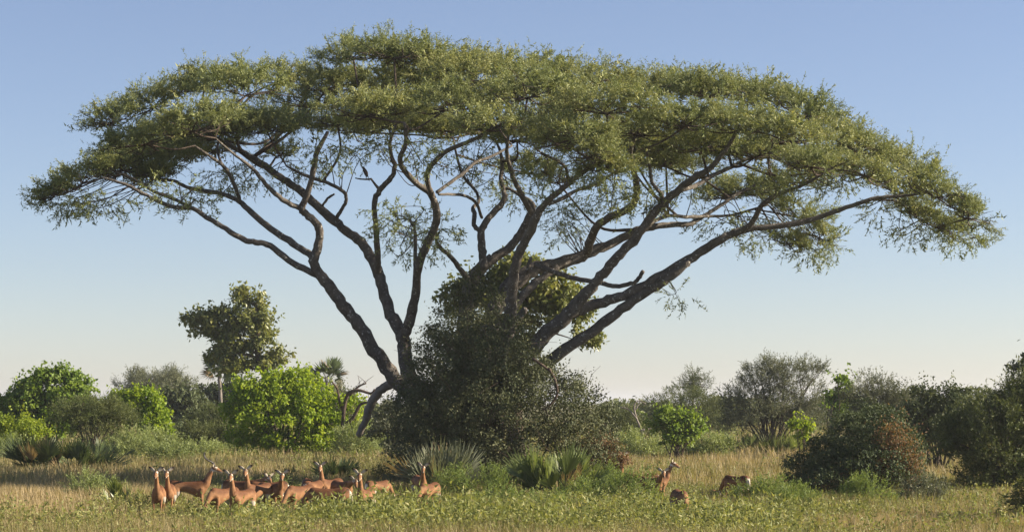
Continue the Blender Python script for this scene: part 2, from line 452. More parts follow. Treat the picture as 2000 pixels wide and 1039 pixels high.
    if tb.n:
        tb.emit(stem_name, M[stem_mat], root, org)
    return root

TW_CR = twig_templates(8, 22, np.random.default_rng(9), 0.21, 0.066, 2, 0.2, 0.018)
TW_IN = twig_templates(6, 14, np.random.default_rng(19), 0.36, 0.15, 1, 0.2, 0.02)
TW_FINE = twig_templates(6, 21, np.random.default_rng(4), 0.15, 0.062, 2)
TW_SAGE = twig_templates(6, 20, np.random.default_rng(5), 0.18, 0.065, 2, 0.15)
TW_HERB = twig_templates(8, 17, np.random.default_rng(6), 0.135, 0.055, 1, 0.3, 0.012, 0.16)

# ================================================================== the umbrella thorn tree
TY = 72.0
tree_org = np.array([(935 - 1000) / F * TY, TY, 0.0])
tree = thing("umbrella_thorn_tree", "huge flat-topped umbrella thorn tree with many spreading limbs rising from a thicket", "tree", tree_org)

LIMBS = []   # (points px, width px, depth offset) ; first entries are the main limbs
def limb(pts, d0=0.0, d1=0.0, name='limb'):
    LIMBS.append((name, pts, d0, d1))
# trunk hidden in the thicket
limb([(930, 975, 110), (925, 900, 92), (905, 820, 84), (890, 760, 70)], 0, 0, 'trunk')
# A: far-left leaning limb
limb([(900, 840, 44), (830, 790, 38), (770, 737, 30), (739, 692, 27), (705, 642, 26), (676, 603, 25), (646, 564, 24), (620, 530, 21), (613, 505, 19), (622, 480, 17), (623, 446, 16), (603, 422, 15), (590, 408, 14), (602, 372, 12), (613, 330, 11), (619, 299, 10), (640, 258, 7)], 0, -2)
limb([(622, 538, 13), (573, 515, 13), (528, 481, 12), (499, 473, 11), (476, 468, 11), (433, 442, 10), (403, 425, 10), (377, 407, 9), (333, 403, 8), (277, 377, 7), (243, 360, 6), (200, 347, 4)], -1.1, -3)
limb([(385, 412, 7), (346, 392, 7), (299, 373, 6), (262, 350, 4), (225, 335, 3)], -2.2, -1)
limb([(613, 505, 14), (600, 494, 14), (563, 470, 14), (528, 446, 13), (489, 414, 12), (468, 394, 10), (433, 379, 9), (372, 368, 8), (338, 353, 6), (303, 347, 5), (262, 322, 3)], -1.2, 3)
limb([(470, 396, 8), (459, 366, 8), (442, 331, 7), (416, 310, 6), (380, 285, 4)], .6, -2)
limb([(590, 408, 10), (563, 397, 10), (533, 375, 9), (509, 348, 8), (489, 326, 7), (455, 300, 5), (420, 270, 4)], -1.5, -4)
# B: forked pair left of the thicket
limb([(880, 850, 50), (815, 770, 34), (793, 706, 29), (787, 657, 27), (764, 613, 23), (749, 569, 22), (735, 525, 21), (710, 480, 19), (676, 451, 18), (636, 417, 17), (602, 387, 16), (568, 360, 15), (533, 336, 14), (494, 309, 12), (455, 288, 9), (410, 262, 6), (370, 245, 4)], 0, 5)
limb([(738, 532, 12), (738, 500, 12), (735, 446, 11), (731, 397, 11), (744, 368, 11), (764, 348, 10), (771, 323, 9), (764, 304, 8), (762, 279, 7), (772, 245, 6)], 2.0, -1)
limb([(742, 372, 7), (733, 361, 5), (727, 353, 4), (725, 350, 4), (716, 350.5, 3.4), (704, 350, 3), (694, 348, 2.5)], .9, .6, 'dead_branch')
limb([(788, 660, 20), (798, 633, 20), (810, 584, 18), (816, 525, 17), (833, 480, 16), (850, 441, 15), (852, 407, 15), (842, 380, 14), (813, 358, 12), (789, 333, 11), (781, 309, 10), (793, 279, 9), (790, 240, 6)], .6, -6)
limb([(842, 380, 11), (834, 345, 11), (843, 323, 10), (872, 296, 9), (911, 279, 8), (946, 262, 7), (985, 240, 5)], -4, -8)
limb([(853, 376, 7), (882, 355, 7), (906, 338, 7), (928, 318, 6), (960, 306, 6), (1000, 285, 4)], -4.2, -2)
limb([(812, 528, 9), (811, 505, 8), (811, 461, 7), (808, 440, 5), (800, 428, 4)], -1.5, -1.5)
limb([(656, 428, 8), (668, 408, 7), (676, 392, 7), (671, 375, 7), (641, 358, 7), (617, 350, 7), (590, 340, 6), (560, 325, 4)], 2.8, 1)
limb([(630, 402, 5), (640, 388, 5), (653, 379, 4)], 3.1, 3.0, 'dead_branch')
# C: central left
limb([(900, 800, 50), (905, 680, 34), (912, 600, 30), (924, 546, 27), (950, 515, 24), (973, 500, 18), (1002, 476, 17), (1022, 446, 15), (1034, 422, 14), (1040, 400, 10), (1000, 372, 6), (985, 368, 6)], .5, 3)
limb([(945, 522, 17), (942, 485, 16), (939, 455, 15), (950, 432, 13), (982, 396, 12), (983, 368, 10), (978, 350, 8), (981, 323, 8), (975, 290, 6), (960, 262, 4)], 1.4, 4)
limb([(938, 452, 10), (926, 440, 9), (927, 420, 9), (924, 406, 8), (935, 394, 6), (928, 372, 6), (905, 345, 6), (893, 310, 5), (885, 270, 4)], 2, 6)
limb([(941, 425, 6), (928, 394, 6), (899, 381, 6), (857, 380, 5)], 2.5, -3.5)
limb([(915, 548, 11), (895, 521, 10), (879, 500, 9), (862, 486, 8), (852, 470, 6), (856, 455, 4)], 1, -1)
# D: centre
limb([(935, 850, 50), (965, 740, 34), (982, 677, 28), (995, 623, 25), (1000, 583, 22), (1002, 544, 20), (1014, 495, 18), (1034, 456, 18), (1046, 426, 17), (1061, 402, 13), (1085, 380, 12), (1110, 360, 11), (1144, 333, 9), (1164, 314, 8), (1200, 285, 5)], -.5, -7)
limb([(1044, 428, 12), (1022, 387, 11), (1007, 358, 10), (995, 323, 9), (990, 299, 8), (993, 262, 5)], -3.4, -6)
limb([(1072, 398, 8), (1098, 388, 8), (1125, 373, 7), (1169, 358, 6), (1210, 330, 4)], -4.3, -2)
limb([(1110, 362, 7), (1106, 330, 6), (1090, 315, 6), (1066, 304, 5), (1045, 290, 3)], -5, -7)
limb([(985, 672, 18), (1000, 640, 17), (1020, 612, 15), (1027, 603, 11)], -1, -1.6, 'dead_branch')
# E: heavy right-hand bough
limb([(945, 800, 50), (955, 660, 34), (975, 590, 32), (1017, 540, 30), (1071, 519, 25), (1125, 505, 23), (1150, 493, 22), (1193, 476, 18), (1243, 450, 15), (1272, 444, 13), (1311, 439, 11), (1345, 438, 10), (1375, 422, 8), (1414, 397, 7), (1444, 377, 6), (1490, 355, 4)], .8, 8)
limb([(990, 640, 17), (1012, 589, 17), (1040, 558, 16), (1062, 540, 14), (1090, 522, 12)], .6, 1.9)
limb([(1146, 494, 18), (1154, 466, 17), (1168, 440, 16), (1193, 424, 15), (1228, 407, 15), (1242, 387, 14), (1243, 360, 13), (1236, 328, 11), (1232, 290, 8), (1250, 250, 5)], 3, -3)
limb([(1030, 530, 10), (1034, 515, 9), (1037, 503, 6)], 1.8, 1.8, 'dead_branch')
limb([(1240, 455, 8), (1296, 424, 7), (1340, 424, 7), (1375, 423, 6), (1430, 420, 5), (1500, 400, 4)], 4, 9)
# F: bare dead bough
limb([(1046, 517, 12), (1085, 532, 11), (1125, 544, 10), (1174, 553, 9), (1203, 559, 9), (1238, 552, 9), (1250, 540, 8), (1256, 530, 8)], 1.2, -1.5, 'dead_branch')
# G / H: right-hand limbs
limb([(935, 880, 52), (990, 745, 36), (1037, 683, 32), (1071, 648, 30), (1110, 613, 27), (1144, 574, 23), (1174, 540, 20), (1203, 505, 19), (1238, 471, 18), (1267, 430, 17), (1296, 397, 16), (1321, 375, 15), (1355, 348, 14), (1385, 331, 12), (1409, 304, 10), (1426, 280, 8), (1445, 245, 5)], -.3, -4)
limb([(1330, 372, 9), (1355, 364, 9), (1394, 343, 8), (1453, 314, 7), (1500, 290, 4)], -2.9, 4)
limb([(1292, 402, 9), (1292, 380, 8), (1274, 358, 7), (1269, 328, 6), (1262, 290, 4)], -2.6, -5)
limb([(1115, 612, 22), (1150, 598, 21), (1198, 584, 20), (1247, 564, 20), (1296, 537, 20), (1345, 508, 19), (1394, 476, 17), (1434, 456, 15), (1473, 446, 12), (1542, 439, 11), (1601, 424, 10), (1664, 402, 9), (1713, 387, 8), (1763, 383, 6), (1820, 375, 4)], -1.2, -1)
limb([(940, 900, 46), (1005, 765, 32), (1061, 714, 25), (1105, 682, 23), (1164, 642, 21), (1213, 603, 20), (1272, 564, 19), (1311, 539, 18), (1345, 513, 14)], -.7, -1.35)
limb([(1436, 458, 12), (1468, 436, 11), (1488, 402, 10), (1517, 382, 9), (1571, 360, 7), (1620, 330, 4)], -1.15, -4)
limb([(1520, 382, 6), (1505, 345, 5), (1502, 309, 4), (1510, 280, 3)], -2, -5)
limb([(1700, 390, 5), (1755, 395, 5), (1790, 425, 4), (1830, 445, 3), (1870, 455, 2)], -1, 1)
# the bent-down limb behind the bright bush
limb([(850, 770, 24), (800, 742, 20), (771, 746, 19), (746, 760, 18), (727, 782, 17), (716, 815, 15), (700, 850, 12)], .5, 2)

limb_nodes = []
for name, pts, d0, d1 in LIMBS:
    p = np.array(pts, float)
    sl = np.concatenate([[0], np.cumsum(np.hypot(np.diff(p[:, 0]), np.diff(p[:, 1])))]); sl /= sl[-1]
    Yd = TY + d0 + (d1 - d0) * sl
    q = np.array([np.append(P(a, b, yy), wd / 2 / F * yy) for (a, b, wd), yy in zip(p, Yd)])
    q = catmull(q, 5)
    k = len(q)
    q[1:-1, :3] += RNG.normal(0, 1, (k - 2, 3)) * np.minimum(q[1:-1, 3:4] * 0.10, 0.03)
    tb = Tubes(); tb.add(q[:, :3], np.maximum(q[:, 3], 0.012) * (1 + RNG.normal(0, 0.035, k)), 9, 0.035)
    tb.emit(name, M['greywood'] if (name == 'limb' and pts[0][0] == 850) else M['acacia_bark'], tree, tree_org)
    if name == 'limb':
        limb_nodes.append(q)
        # snags along the lower limb
NODES = np.vstack([q[2:] for q in limb_nodes])

# crown pads (px centre, px radii, depth offset, tilt)
PADS = [
 (105,374,50,30,0,.55),(160,350,66,36,-1,.5),(235,325,75,36,1,.4),(300,345,60,22,2,.2),(215,233,58,38,2,.35),(285,270,90,48,-3,.3),(250,300,70,35,4,.3),(300,200,85,40,4,.35),
 (375,245,95,50,-5,.2),(400,163,80,42,3,.2),(480,175,100,52,-3,0),(470,245,80,30,3,.1),(560,150,80,32,6,0),(600,200,80,40,5,0),(560,230,70,28,8,0),
 (690,108,70,30,3,.1),(770,105,105,34,0,0),(720,218,115,38,-5,0),(740,160,130,42,5,0),(640,165,70,35,4,0),(850,122,110,40,2,0),(830,170,110,45,3,0),(660,240,70,25,3,0),
 (930,148,120,42,-1,0),(870,205,100,45,-4,0),(955,245,80,40,-8,0),(1030,180,110,48,-5,0),(1040,138,100,30,5,0),(980,200,100,45,4,0),(800,240,80,25,6,0),
 (1150,162,105,40,0,0),(1185,210,115,50,-7,0),(1120,262,80,40,-8,0),(1150,300,60,35,-8,0),(1250,255,100,42,-4,0),(1280,175,110,40,3,0),(1100,230,100,40,4,0),
 (1380,180,105,42,0,-.05),(1340,235,100,45,-6,0),(1460,190,100,42,2,-.1),(1440,245,105,48,-4,0),(1300,290,90,32,5,0),(1400,290,90,30,6,0),(1240,310,70,25,6,0),
 (1560,215,90,45,0,-.25),(1535,265,100,48,-5,-.15),(1500,300,80,30,5,0),(1625,262,85,45,2,-.35),(1585,320,65,26,-8,-.1),(1680,290,85,45,-3,-.4),(1690,335,75,35,-5,-.3),(1640,310,60,28,4,-.2),
 (1775,325,75,42,0,-.5),(1830,375,75,45,-2,-.55),(1890,418,52,36,-1,-.6),(1845,440,75,28,1,-.4),(1760,370,60,28,2,-.4),(1785,412,45,16,0,-.4),
 (1560,415,75,42,8,-.3),(1480,370,85,38,9,0),(1600,455,42,38,8,-.7),(1410,380,70,30,9,0),(1540,470,55,26,8,-.4),(1560,350,60,28,8,-.2),
 (1030,330,65,35,9,0),(1090,350,50,30,9,0),(540,300,50,26,8,.1),(900,255,70,22,8,0),(1200,265,80,25,9,0),(420,290,60,22,6,.2),(690,255,60,16,9,0),
 (340,290,70,26,7,.3),(1060,255,70,25,8,0),(780,205,100,30,8,0),(1330,320,60,20,8,0),
 (350,285,105,32,5,.28),(430,252,95,36,1,.15),(520,248,80,28,1,0),(255,325,85,26,5,.35),(330,320,70,20,3,.3),(760,243,95,20,1,0),(860,250,80,22,2,0),
 (1370,285,105,32,-1,0),(1475,300,90,30,0,0),(1240,285,90,32,0,0),(1120,285,80,26,1,0),(1010,270,75,26,1,0),(1600,330,75,28,2,-.2),(1180,325,55,25,-7,0),(1300,320,70,22,2,0),
]
rng = np.random.default_rng(11)
INN = []; tb_br = Tubes(); CV = []; DV = []; LV = []; TV = []
for (cx, cy, rx, ry, dy, tilt) in PADS:
    y = TY + dy; s = F / y
    c = P(cx, cy, y); R = np.array([rx / s, max(1.1, min(rx / s * 0.95, 2.6)), ry / s])
    n = int((170 * (R[0] * R[1]) ** 0.9 + 60 * R[0]) * (.74 if dy >= 5 else .98))
    u = rng.random(n) ** 0.55; ph = rng.random(n) * 2 * math.pi
    ux, uy = u * np.cos(ph), u * np.sin(ph)
    dome = np.sqrt(np.maximum(1 - u ** 2, 0))
    lay = 1 - np.abs(rng.normal(0, 0.30, n)); lay = np.clip(lay, -0.35, 1)
    # uneven top
    bump = 0.25 * (noise2(ux * R[0] + cx, uy * R[1] + cy, 0.9, 5) - 0.5)
    uz = (dome * lay * 0.92 + bump) - 0.18
    loc = np.stack([ux * R[0], uy * R[1], uz * R[2]], -1)
    loc[:, 2] += tilt * ux * R[0]
    D = np.stack([ux * 1.0, uy * 1.0, 0.12 + 0.36 * dome], -1)
    D[:, 2] += tilt * D[:, 0] * 0.6
    drop = (lay < 0.1); D[drop, 2] -= 0.6
    D = unit(D + rng.standard_normal((n, 3)) * 0.33)
    K = 8; ns = int(n / 6.6); sel = rng.permutation(n)[:ns]
    ax = D[sel]; sl = rng.uniform(0.4, 0.95, ns) * (1 + (rng.random(ns) < 0.06) * 0.6); tt = np.linspace(0, 1, K)[None, :] + rng.uniform(-.06, .06, (ns, K))
    sag = rng.normal(0, .12, (ns, 3)); 
    base = c + loc[sel] - ax * (sl * .55)[:, None]
    pts = base[:, None, :] + ax[:, None, :] * (sl[:, None] * tt)[:, :, None] + sag[:, None, :] * (tt ** 2)[:, :, None]
    tw = unit(ax[:, None, :] + rng.standard_normal((ns, K, 3)) * 0.42)
    INN.append(np.repeat((lay[sel] < .72) & (u[sel] < .78), K)); CV.append(pts.reshape(-1, 3)); DV.append(tw.reshape(-1, 3)); LV.append((rng.uniform(0.22, 0.5, (ns, K)) * (1.15 - .35 * tt)).ravel())
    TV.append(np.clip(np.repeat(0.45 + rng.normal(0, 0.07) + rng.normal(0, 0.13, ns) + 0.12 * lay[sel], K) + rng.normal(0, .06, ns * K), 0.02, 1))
    # branchwork inside the pad
    d = np.linalg.norm((NODES[:, :3] - c) * np.array([1, 0.8, 1.2]), axis=1) + np.where(NODES[:, 2] > c[2] + 0.2, 2.5, 0)
    order = np.argsort(d)[:1]
    hub = c + np.array([0, 0, -0.25 * R[2]])
    for o_ in order:
        st = NODES[o_]
        ln = np.linalg.norm(hub - st[:3])
        mid = st[:3] * 0.5 + hub * 0.5 + rng.normal(0, 0.10, 3) * ln * 0.6 + np.array([0, 0, -0.05 * ln])
        pp = catmull([st[:3], mid, hub], 6)
        tb_br.add(pp, np.linspace(min(st[3] * 0.8, 0.075), 0.035, len(pp)), 5, 0.05)
    for b in range(9):
        a = b / 9 * 6.283 + rng.uniform(-.3, .3); rr = rng.uniform(0.7, 0.98)
        e = c + np.array([math.cos(a) * rr * R[0], math.sin(a) * rr * R[1], (-0.15 + 0.25 * rng.random()) * R[2] + tilt * math.cos(a) * rr * R[0]])
        mid = hub * 0.5 + e * 0.5 + rng.normal(0, 0.12, 3) + np.array([0, 0, -0.05])
        pp = catmull([hub, mid, e], 5)
        tb_br.add(pp, np.linspace(0.030, 0.009, len(pp)), 3, 0, cap=False)
        for q in range(3):
            i = rng.integers(2, len(pp) - 1)
            e2 = pp[i] + np.clip(np.array([rng.normal(0, .45), rng.normal(0, .45), rng.uniform(-.1, 0.5)]), -.7, .7)
            tb_br.add(catmull([pp[i], (pp[i] + e2) / 2 + rng.normal(0, .06, 3), e2], 3), np.linspace(0.015, 0.006, 7), 3, 0, cap=False)
# thin hanging sprays below the crown: (px, py, rx, ry, dy, n)
SPRAYS = [(800,455,80,55,-1.5,105),(760,420,45,35,-1.5,40),(855,450,40,40,-1.5,36),(700,290,60,28,2,45),(640,300,45,25,-2,40),(500,345,60,25,4,50),(580,335,40,30,5,40),(440,350,50,25,2,45),
 (1100,425,45,50,6,110),(1010,380,40,30,5,40),(960,345,60,40,5,70),(1190,370,60,35,-2,70),(1170,330,50,35,-7,90),(1280,400,22,22,-2.6,40),(1340,345,60,35,4,60),(1420,430,70,30,8,70),(1480,470,50,25,7,45),
 (1640,350,50,25,-3,50),(1720,410,35,25,0,30),(1790,450,50,20,0,50),(330,380,80,22,-2,70),(200,395,70,18,-1,70),(130,400,45,16,0,60),(1060,330,50,35,-6,50),(830,300,40,40,-6,50),(910,300,50,35,4,50),
 (1325,578,30,14,-1.2,16),(1230,390,40,30,-2,30),(1580,490,40,25,8,50),(1620,480,25,25,8,40),(1870,462,60,16,0,60),(400,395,40,20,-2,16),(770,275,60,25,-3,45),(1520,345,60,30,-4,60)]
for (cx, cy, rx, ry, dy, n) in SPRAYS:
    y = TY + dy; s = F / y; c = P(cx, cy, y)
    d = rand_dirs(n, rng) * (rng.random(n) ** 0.4)[:, None]
    loc = d * np.array([rx / s, min(rx / s, 1.5), ry / s])
    D = unit(d * np.array([1, 1, 0.5]) + np.array([0, 0, -0.35]) + rng.standard_normal((n, 3)) * 0.3)
    INN.append(np.zeros(n, bool)); CV.append(c + loc); DV.append(D); LV.append(rng.uniform(0.3, 0.75, n)); TV.append(np.clip(0.45 + rng.normal(0, 0.12, n), 0, 1))
    dd = np.linalg.norm(NODES[:, :3] - c, axis=1); st = NODES[np.argmin(dd)]
    near = NODES[np.argsort(dd)[:10]]
    for q in range(max(3, n // 9)):
        e = c + loc[rng.integers(0, n)]; st = near[rng.integers(0, len(near))]
        pp = catmull([st[:3], (st[:3] + e) / 2 + rng.normal(0, 0.28, 3), e], 5)
        tb_br.add(pp, np.linspace(min(0.02, st[3]), 0.006, len(pp)), 4, 0, cap=False)
CV = np.vstack(CV); DV = np.vstack(DV); LV = np.concatenate(LV); TV = np.concatenate(TV)
IN = np.concatenate(INN)
V1, F1, A1 = place_twigs(TW_CR, CV[~IN], DV[~IN], LV[~IN], TV[~IN], rng)
V2, F2, A2 = place_twigs(TW_IN, CV[IN], DV[IN], LV[IN], TV[IN], rng)
V = np.vstack([V1, V2]); Fc = np.vstack([F1, F2 + len(V1)]); A = np.concatenate([A1, A2])
crown = emit("crown", V, Fc, M['acacia'], tree, tree_org, attr=A); crown["kind"] = "stuff"
bw = tb_br.emit("branchwork", M['acacia_twig'], crown, tree_org); bw.location = (0, 0, 0); bw["kind"] = "stuff"
print("crown twigs", len(CV), "tris", len(Fc), "branchwork", tb_br.n)

# ================================================================== thicket swallowing the trunk
TH = [(850,790,80,110,-2.6,2.2),(905,760,75,80,-3.4,1.6),(985,760,80,75,-3.6,1.6),(1000,690,55,60,-2.6,1.3),(930,690,60,60,-2.6,1.4),(880,670,55,60,-1.6,1.3),(880,800,95,105,-2.2,2.2),(860,720,75,95,-1.2,1.8),(900,640,62,75,0.3,1.5),(935,580,48,45,1.0,1.2),(970,700,85,95,-2.4,1.8),(960,820,100,110,-3.0,2.2),
      (1060,790,95,95,-2.4,2.2),(1110,810,85,80,-1.6,2.2),(1020,730,62,55,-2.0,1.4),(1150,850,60,60,-1.2,1.8),(820,820,60,90,-0.8,1.8),(800,880,50,60,-1.0,1.6),(900,900,110,60,-3.0,2.2),(1040,890,110,60,-3.0,2.2),(1140,900,70,40,-2.0,1.5),(990,640,50,50,0,1.2)]
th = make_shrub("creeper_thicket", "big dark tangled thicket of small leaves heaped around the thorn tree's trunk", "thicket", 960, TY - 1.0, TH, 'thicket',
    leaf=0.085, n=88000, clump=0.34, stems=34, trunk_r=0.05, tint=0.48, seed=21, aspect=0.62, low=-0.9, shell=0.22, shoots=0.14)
# bare twigs and a hanging dead vine on the thicket
rng = np.random.default_rng(22); tb = Tubes(); org = np.array(th.location)
bl = px_blobs(TH, TY - 1.0)
for i in range(150):
    c, r = bl[rng.integers(0, len(bl))]; d = blob_surface(1, rng, -0.2)[0]; d[1] = -abs(d[1]) if rng.random() < .6 else d[1]
    p0 = c + d * r * 0.8; ln = rng.uniform(0.4, 1.1); p1 = p0 + unit(d + rng.normal(0, .5, 3)) * ln
    tb.add(catmull([p0, (p0 + p1) / 2 + rng.normal(0, .08, 3), p1], 4), np.linspace(.011, .005, 9), 3, 0, cap=False)
for e in [((1072,720),(1085,745),(1088,770),(1075,790),(1060,800)), ((1040,700),(1062,715),(1080,730))]:
    q = catmull([P(a, b, TY - 5.0) for a, b in e], 5); tb.add(q, np.linspace(.05, .03, len(q)), 6, .06)
tb.emit("bare_twig", M['deadwood'], th, org)["kind"] = "stuff"

# ================================================================== trees and shrubs behind
# broadleaf tree seen between the limbs
make_shrub("broadleaf_tree", "glossy broadleaf tree showing behind the thorn tree's right-hand limbs", "tree", 1010, 92,
    [(1000,540,45,45),(1060,560,50,40),(1090,590,55,35),(1120,610,42,38),(1060,620,50,40),(1145,660,28,22),(1160,668,18,14),(940,560,50,40),(990,600,60,50),(1020,510,38,22),(1110,575,30,20),(900,590,45,45),(960,680,80,60)],
    'broad', leaf=0.24, n=15000, clump=0.42, stems=12, trunk_r=.09, tint=.5, seed=31, stem_name='trunk', fol_name='crown', shell=.4,
    trunk_path=[(1010,915,40,0),(1005,820,34,0),(1000,700,28,0),(1010,620,22,0),(1040,570,14,0)])
# tall broadleaf tree on the left
make_shrub("broadleaf_tree", "tall lopsided broadleaf tree standing above the bright green bush", "tree", 520, 140,
    [(485,590,34,30),(505,630,34,30),(475,640,45,40),(425,620,35,22),(385,625,32,20),(410,650,35,25),(450,670,38,35),(440,695,28,22),(515,660,25,25),(490,680,35,20),(505,710,45,18),(545,700,22,22),(460,715,40,18),(430,690,30,25),(400,625,30,18),(475,575,16,18)],
    'broad', leaf=0.29, n=11000, clump=0.5, stems=14, trunk_r=.12, tint=.5, seed=32, stem_name='trunk', fol_name='crown', shell=.42, shoots=.16,
    trunk_path=[(530,880,26,0),(528,800,22,0),(520,740,18,0),(505,700,14,0),(503,650,11,0),(500,600,7,0)])
# lime green bush
lime = make_shrub("lime_green_bush", "large bright lime-green bush with dark hollow base behind the antelopes", "bush", 545, 109,
    [(520,770,60,45),(570,760,58,40),(480,800,45,60),(550,810,95,60,-.6),(610,800,60,55,-.4),(640,840,45,45,-.3),(500,860,60,38,-.6),(570,865,75,35,-.6),(620,870,50,26,-.4),(690,800,28,28,.3),(700,835,22,25,.3),(590,735,22,18),(480,760,25,25),(540,740,25,18)],
    'lime', leaf=0.19, n=16500, clump=0.34, stems=18, trunk_r=.07, tint=.52, seed=33, shell=.34, shoots=.3, aspect=.7)
# dead shrub rising out of it
def bare_wood(name, label, cat, Y, paths, mat='deadwood', base=None, group=None, twigs=0, seed=1, tl=0.5):
    rg = np.random.default_rng(seed)
    bpx = base if base else paths[0][0]
    org = np.array([(bpx[0] - 1000) / F * Y, Y, 0.0]); root = thing(name, label, cat, org, group)
    for i, pth in enumerate(paths):
        t = Tubes()
        q = np.array([np.append(P(a, b, Y), wd / 2 / F * Y) for a, b, wd in pth]); q[:, 1] += np.linspace(0, rg.normal(0, .5), len(q))
        q[:, 2] = np.maximum(q[:, 2], -0.05)
        q = catmull(q, 5); t.add(q[:, :3], np.maximum(q[:, 3], .008), 6, .05)
        for k in range(twigs):
            j = rg.integers(len(q) // 3, len(q)); e = q[j, :3] + unit(rg.normal(0, 1, 3) + np.array([0, 0, .5])) * tl * rg.uniform(.4, 1.2)
            t.add(catmull([q[j, :3], (q[j, :3] + e) / 2 + rg.normal(0, .06, 3), e], 4), np.linspace(.018, .007, 9), 4, 0, cap=False)
        t.emit("stem" if i == 0 else "branch", M[mat], root, org)
    return root
bare_wood("dead_shrub", "bare dark dead shrub with crooked branches leaning beside the lime-green bush", "shrub", 108,
    [[(655,890,9),(668,840,8),(672,800,8),(680,770,7),(700,762,6),(725,768,5),(733,760,4)],[(668,835,7),(690,815,7),(705,790,6),(722,785,4)],[(671,805,6),(664,785,5),(660,760,4),(650,745,3)],[(683,772,5),(700,755,4),(715,748,3)],[(690,865,6),(710,850,5),(725,838,4)],[(672,870,5),(700,855,5),(715,842,4)]], twigs=5, seed=5, tl=.6)
make_shrub("grey_twiggy_bush", "dull grey twiggy bush between the lime-green bush and the palm head", "bush", 665, 118,
    [(665,780,42,38),(680,820,45,45),(640,790,40,35)], 'grey', leaf=.13, n=3200, clump=.45, stems=26, trunk_r=.04, tint=.35, seed=34)
# left bushes
make_shrub("round_green_tree", "rounded fresh-green leafy tree on the left, taller than the shrubs before it", "tree", 95, 122,
    [(110,760,60,40),(150,765,36,32),(60,775,45,32),(25,790,40,30),(90,790,70,35),(20,830,50,40),(140,800,50,40),(80,835,70,35),(120,740,35,20),(60,750,20,16),(85,728,10,10),(125,725,10,10)],
    'green', leaf=0.21, n=15000, clump=0.42, stems=12, trunk_r=.09, tint=.5, seed=35, shell=.24, shoots=.2, aspect=.7, stem_name='trunk', fol_name='crown')
make_shrub("fresh_green_bush", "bright green leafy bush right of the flat-topped olive shrub", "bush", 285, 116,
    [(280,790,38,32),(300,815,30,30),(240,780,25,20),(285,830,40,28),(250,800,35,30),(290,770,14,14)], 'lime', leaf=0.2, n=6500, clump=.38, stems=8, tint=.45, seed=36, shoots=.2, aspect=.7)
make_shrub("yellow_green_bush", "low yellow-green bush at the left before the round green tree", "bush", 35, 110,
    [(50,835,45,28),(5,850,45,35),(70,850,30,20),(30,865,55,25),(-40,850,50,40)], 'yellow', leaf=.15, n=7000, clump=.34, stems=9, tint=.5, seed=37, shoots=.2, aspect=.65)
make_shrub("flat_topped_shrub", "olive flat-topped thorn shrub in front of the bright green bushes", "shrub", 185, 104,
    [(175,810,75,28),(215,805,55,25),(130,812,40,22),(190,835,65,25),(250,815,28,20),(180,792,50,14)], 'olive', n=2100, style='twig', tmpl=TW_FINE, twig_l=.45, clump=.45, stems=18, trunk_r=.06, tint=.55, seed=38)
make_shrub("feather_crowned_tree", "grey-green far thorn tree with an airy domed crown", "tree", 315, 190,
    [(300,745,55,18),(260,755,35,14),(340,755,40,16),(305,765,70,14),(320,735,30,10)], 'grey', n=1500, style='twig', tmpl=TW_FINE, twig_l=.9, clump=.8, stems=22, trunk_r=.12, tint=.5, seed=39, stem_name='trunk', fol_name='crown',
    trunk_path=[(315,860,12,0),(312,810,10,0),(305,775,8,0),(300,755,5,0)])
make_shrub("dark_far_tree", "dark grey-green tree between the airy thorn tree and the thin palm", "tree", 358, 165,
    [(355,775,40,22),(375,790,28,22),(340,800,32,25),(365,815,38,22),(330,780,20,16)], 'dark', leaf=.3, n=5200, clump=.55, stems=10, trunk_r=.12, tint=.6, seed=40, stem_name='trunk', fol_name='crown', shell=.4,
    trunk_path=[(362,870,11,0),(360,830,10,0),(355,795,7,0),(352,775,5,0)])
make_shrub("shady_far_tree", "dusky spreading tree behind the thin palm stem", "tree", 425, 175,
    [(420,770,35,20),(455,765,35,25),(440,800,50,30),(400,800,25,22),(470,790,30,25)], 'dark', leaf=.32, n=5200, clump=.6, stems=9, trunk_r=.12, tint=.5, seed=41, stem_name='trunk', fol_name='crown')
make_shrub("rounded_olive_bush", "rounded dull olive bush left of the lime-green bush", "bush", 425, 128,
    [(425,815,38,26),(450,830,35,30),(405,835,30,25),(430,850,50,25)], 'olive', n=1700, style='twig', tmpl=TW_FINE, twig_l=.5, clump=.5, stems=10, tint=.4, seed=42)
make_shrub("drooping_thorn_shrub", "loose drooping thorn shrub at the left foot of the lime-green bush", "shrub", 420, 119,
    [(415,860,45,22),(380,855,30,22),(445,850,22,25)], 'olive', n=1100, style='twig', tmpl=TW_FINE, twig_l=.55, clump=.5, stems=12, tint=.6, seed=43)
make_shrub("low_dark_shrub", "low dark green shrub under the far trees on the left", "shrub", 362, 121,
    [(362,855,32,22),(345,845,25,18),(385,865,22,15)], 'dark', leaf=.15, n=3200, clump=.35, stems=8, tint=.45, seed=44)
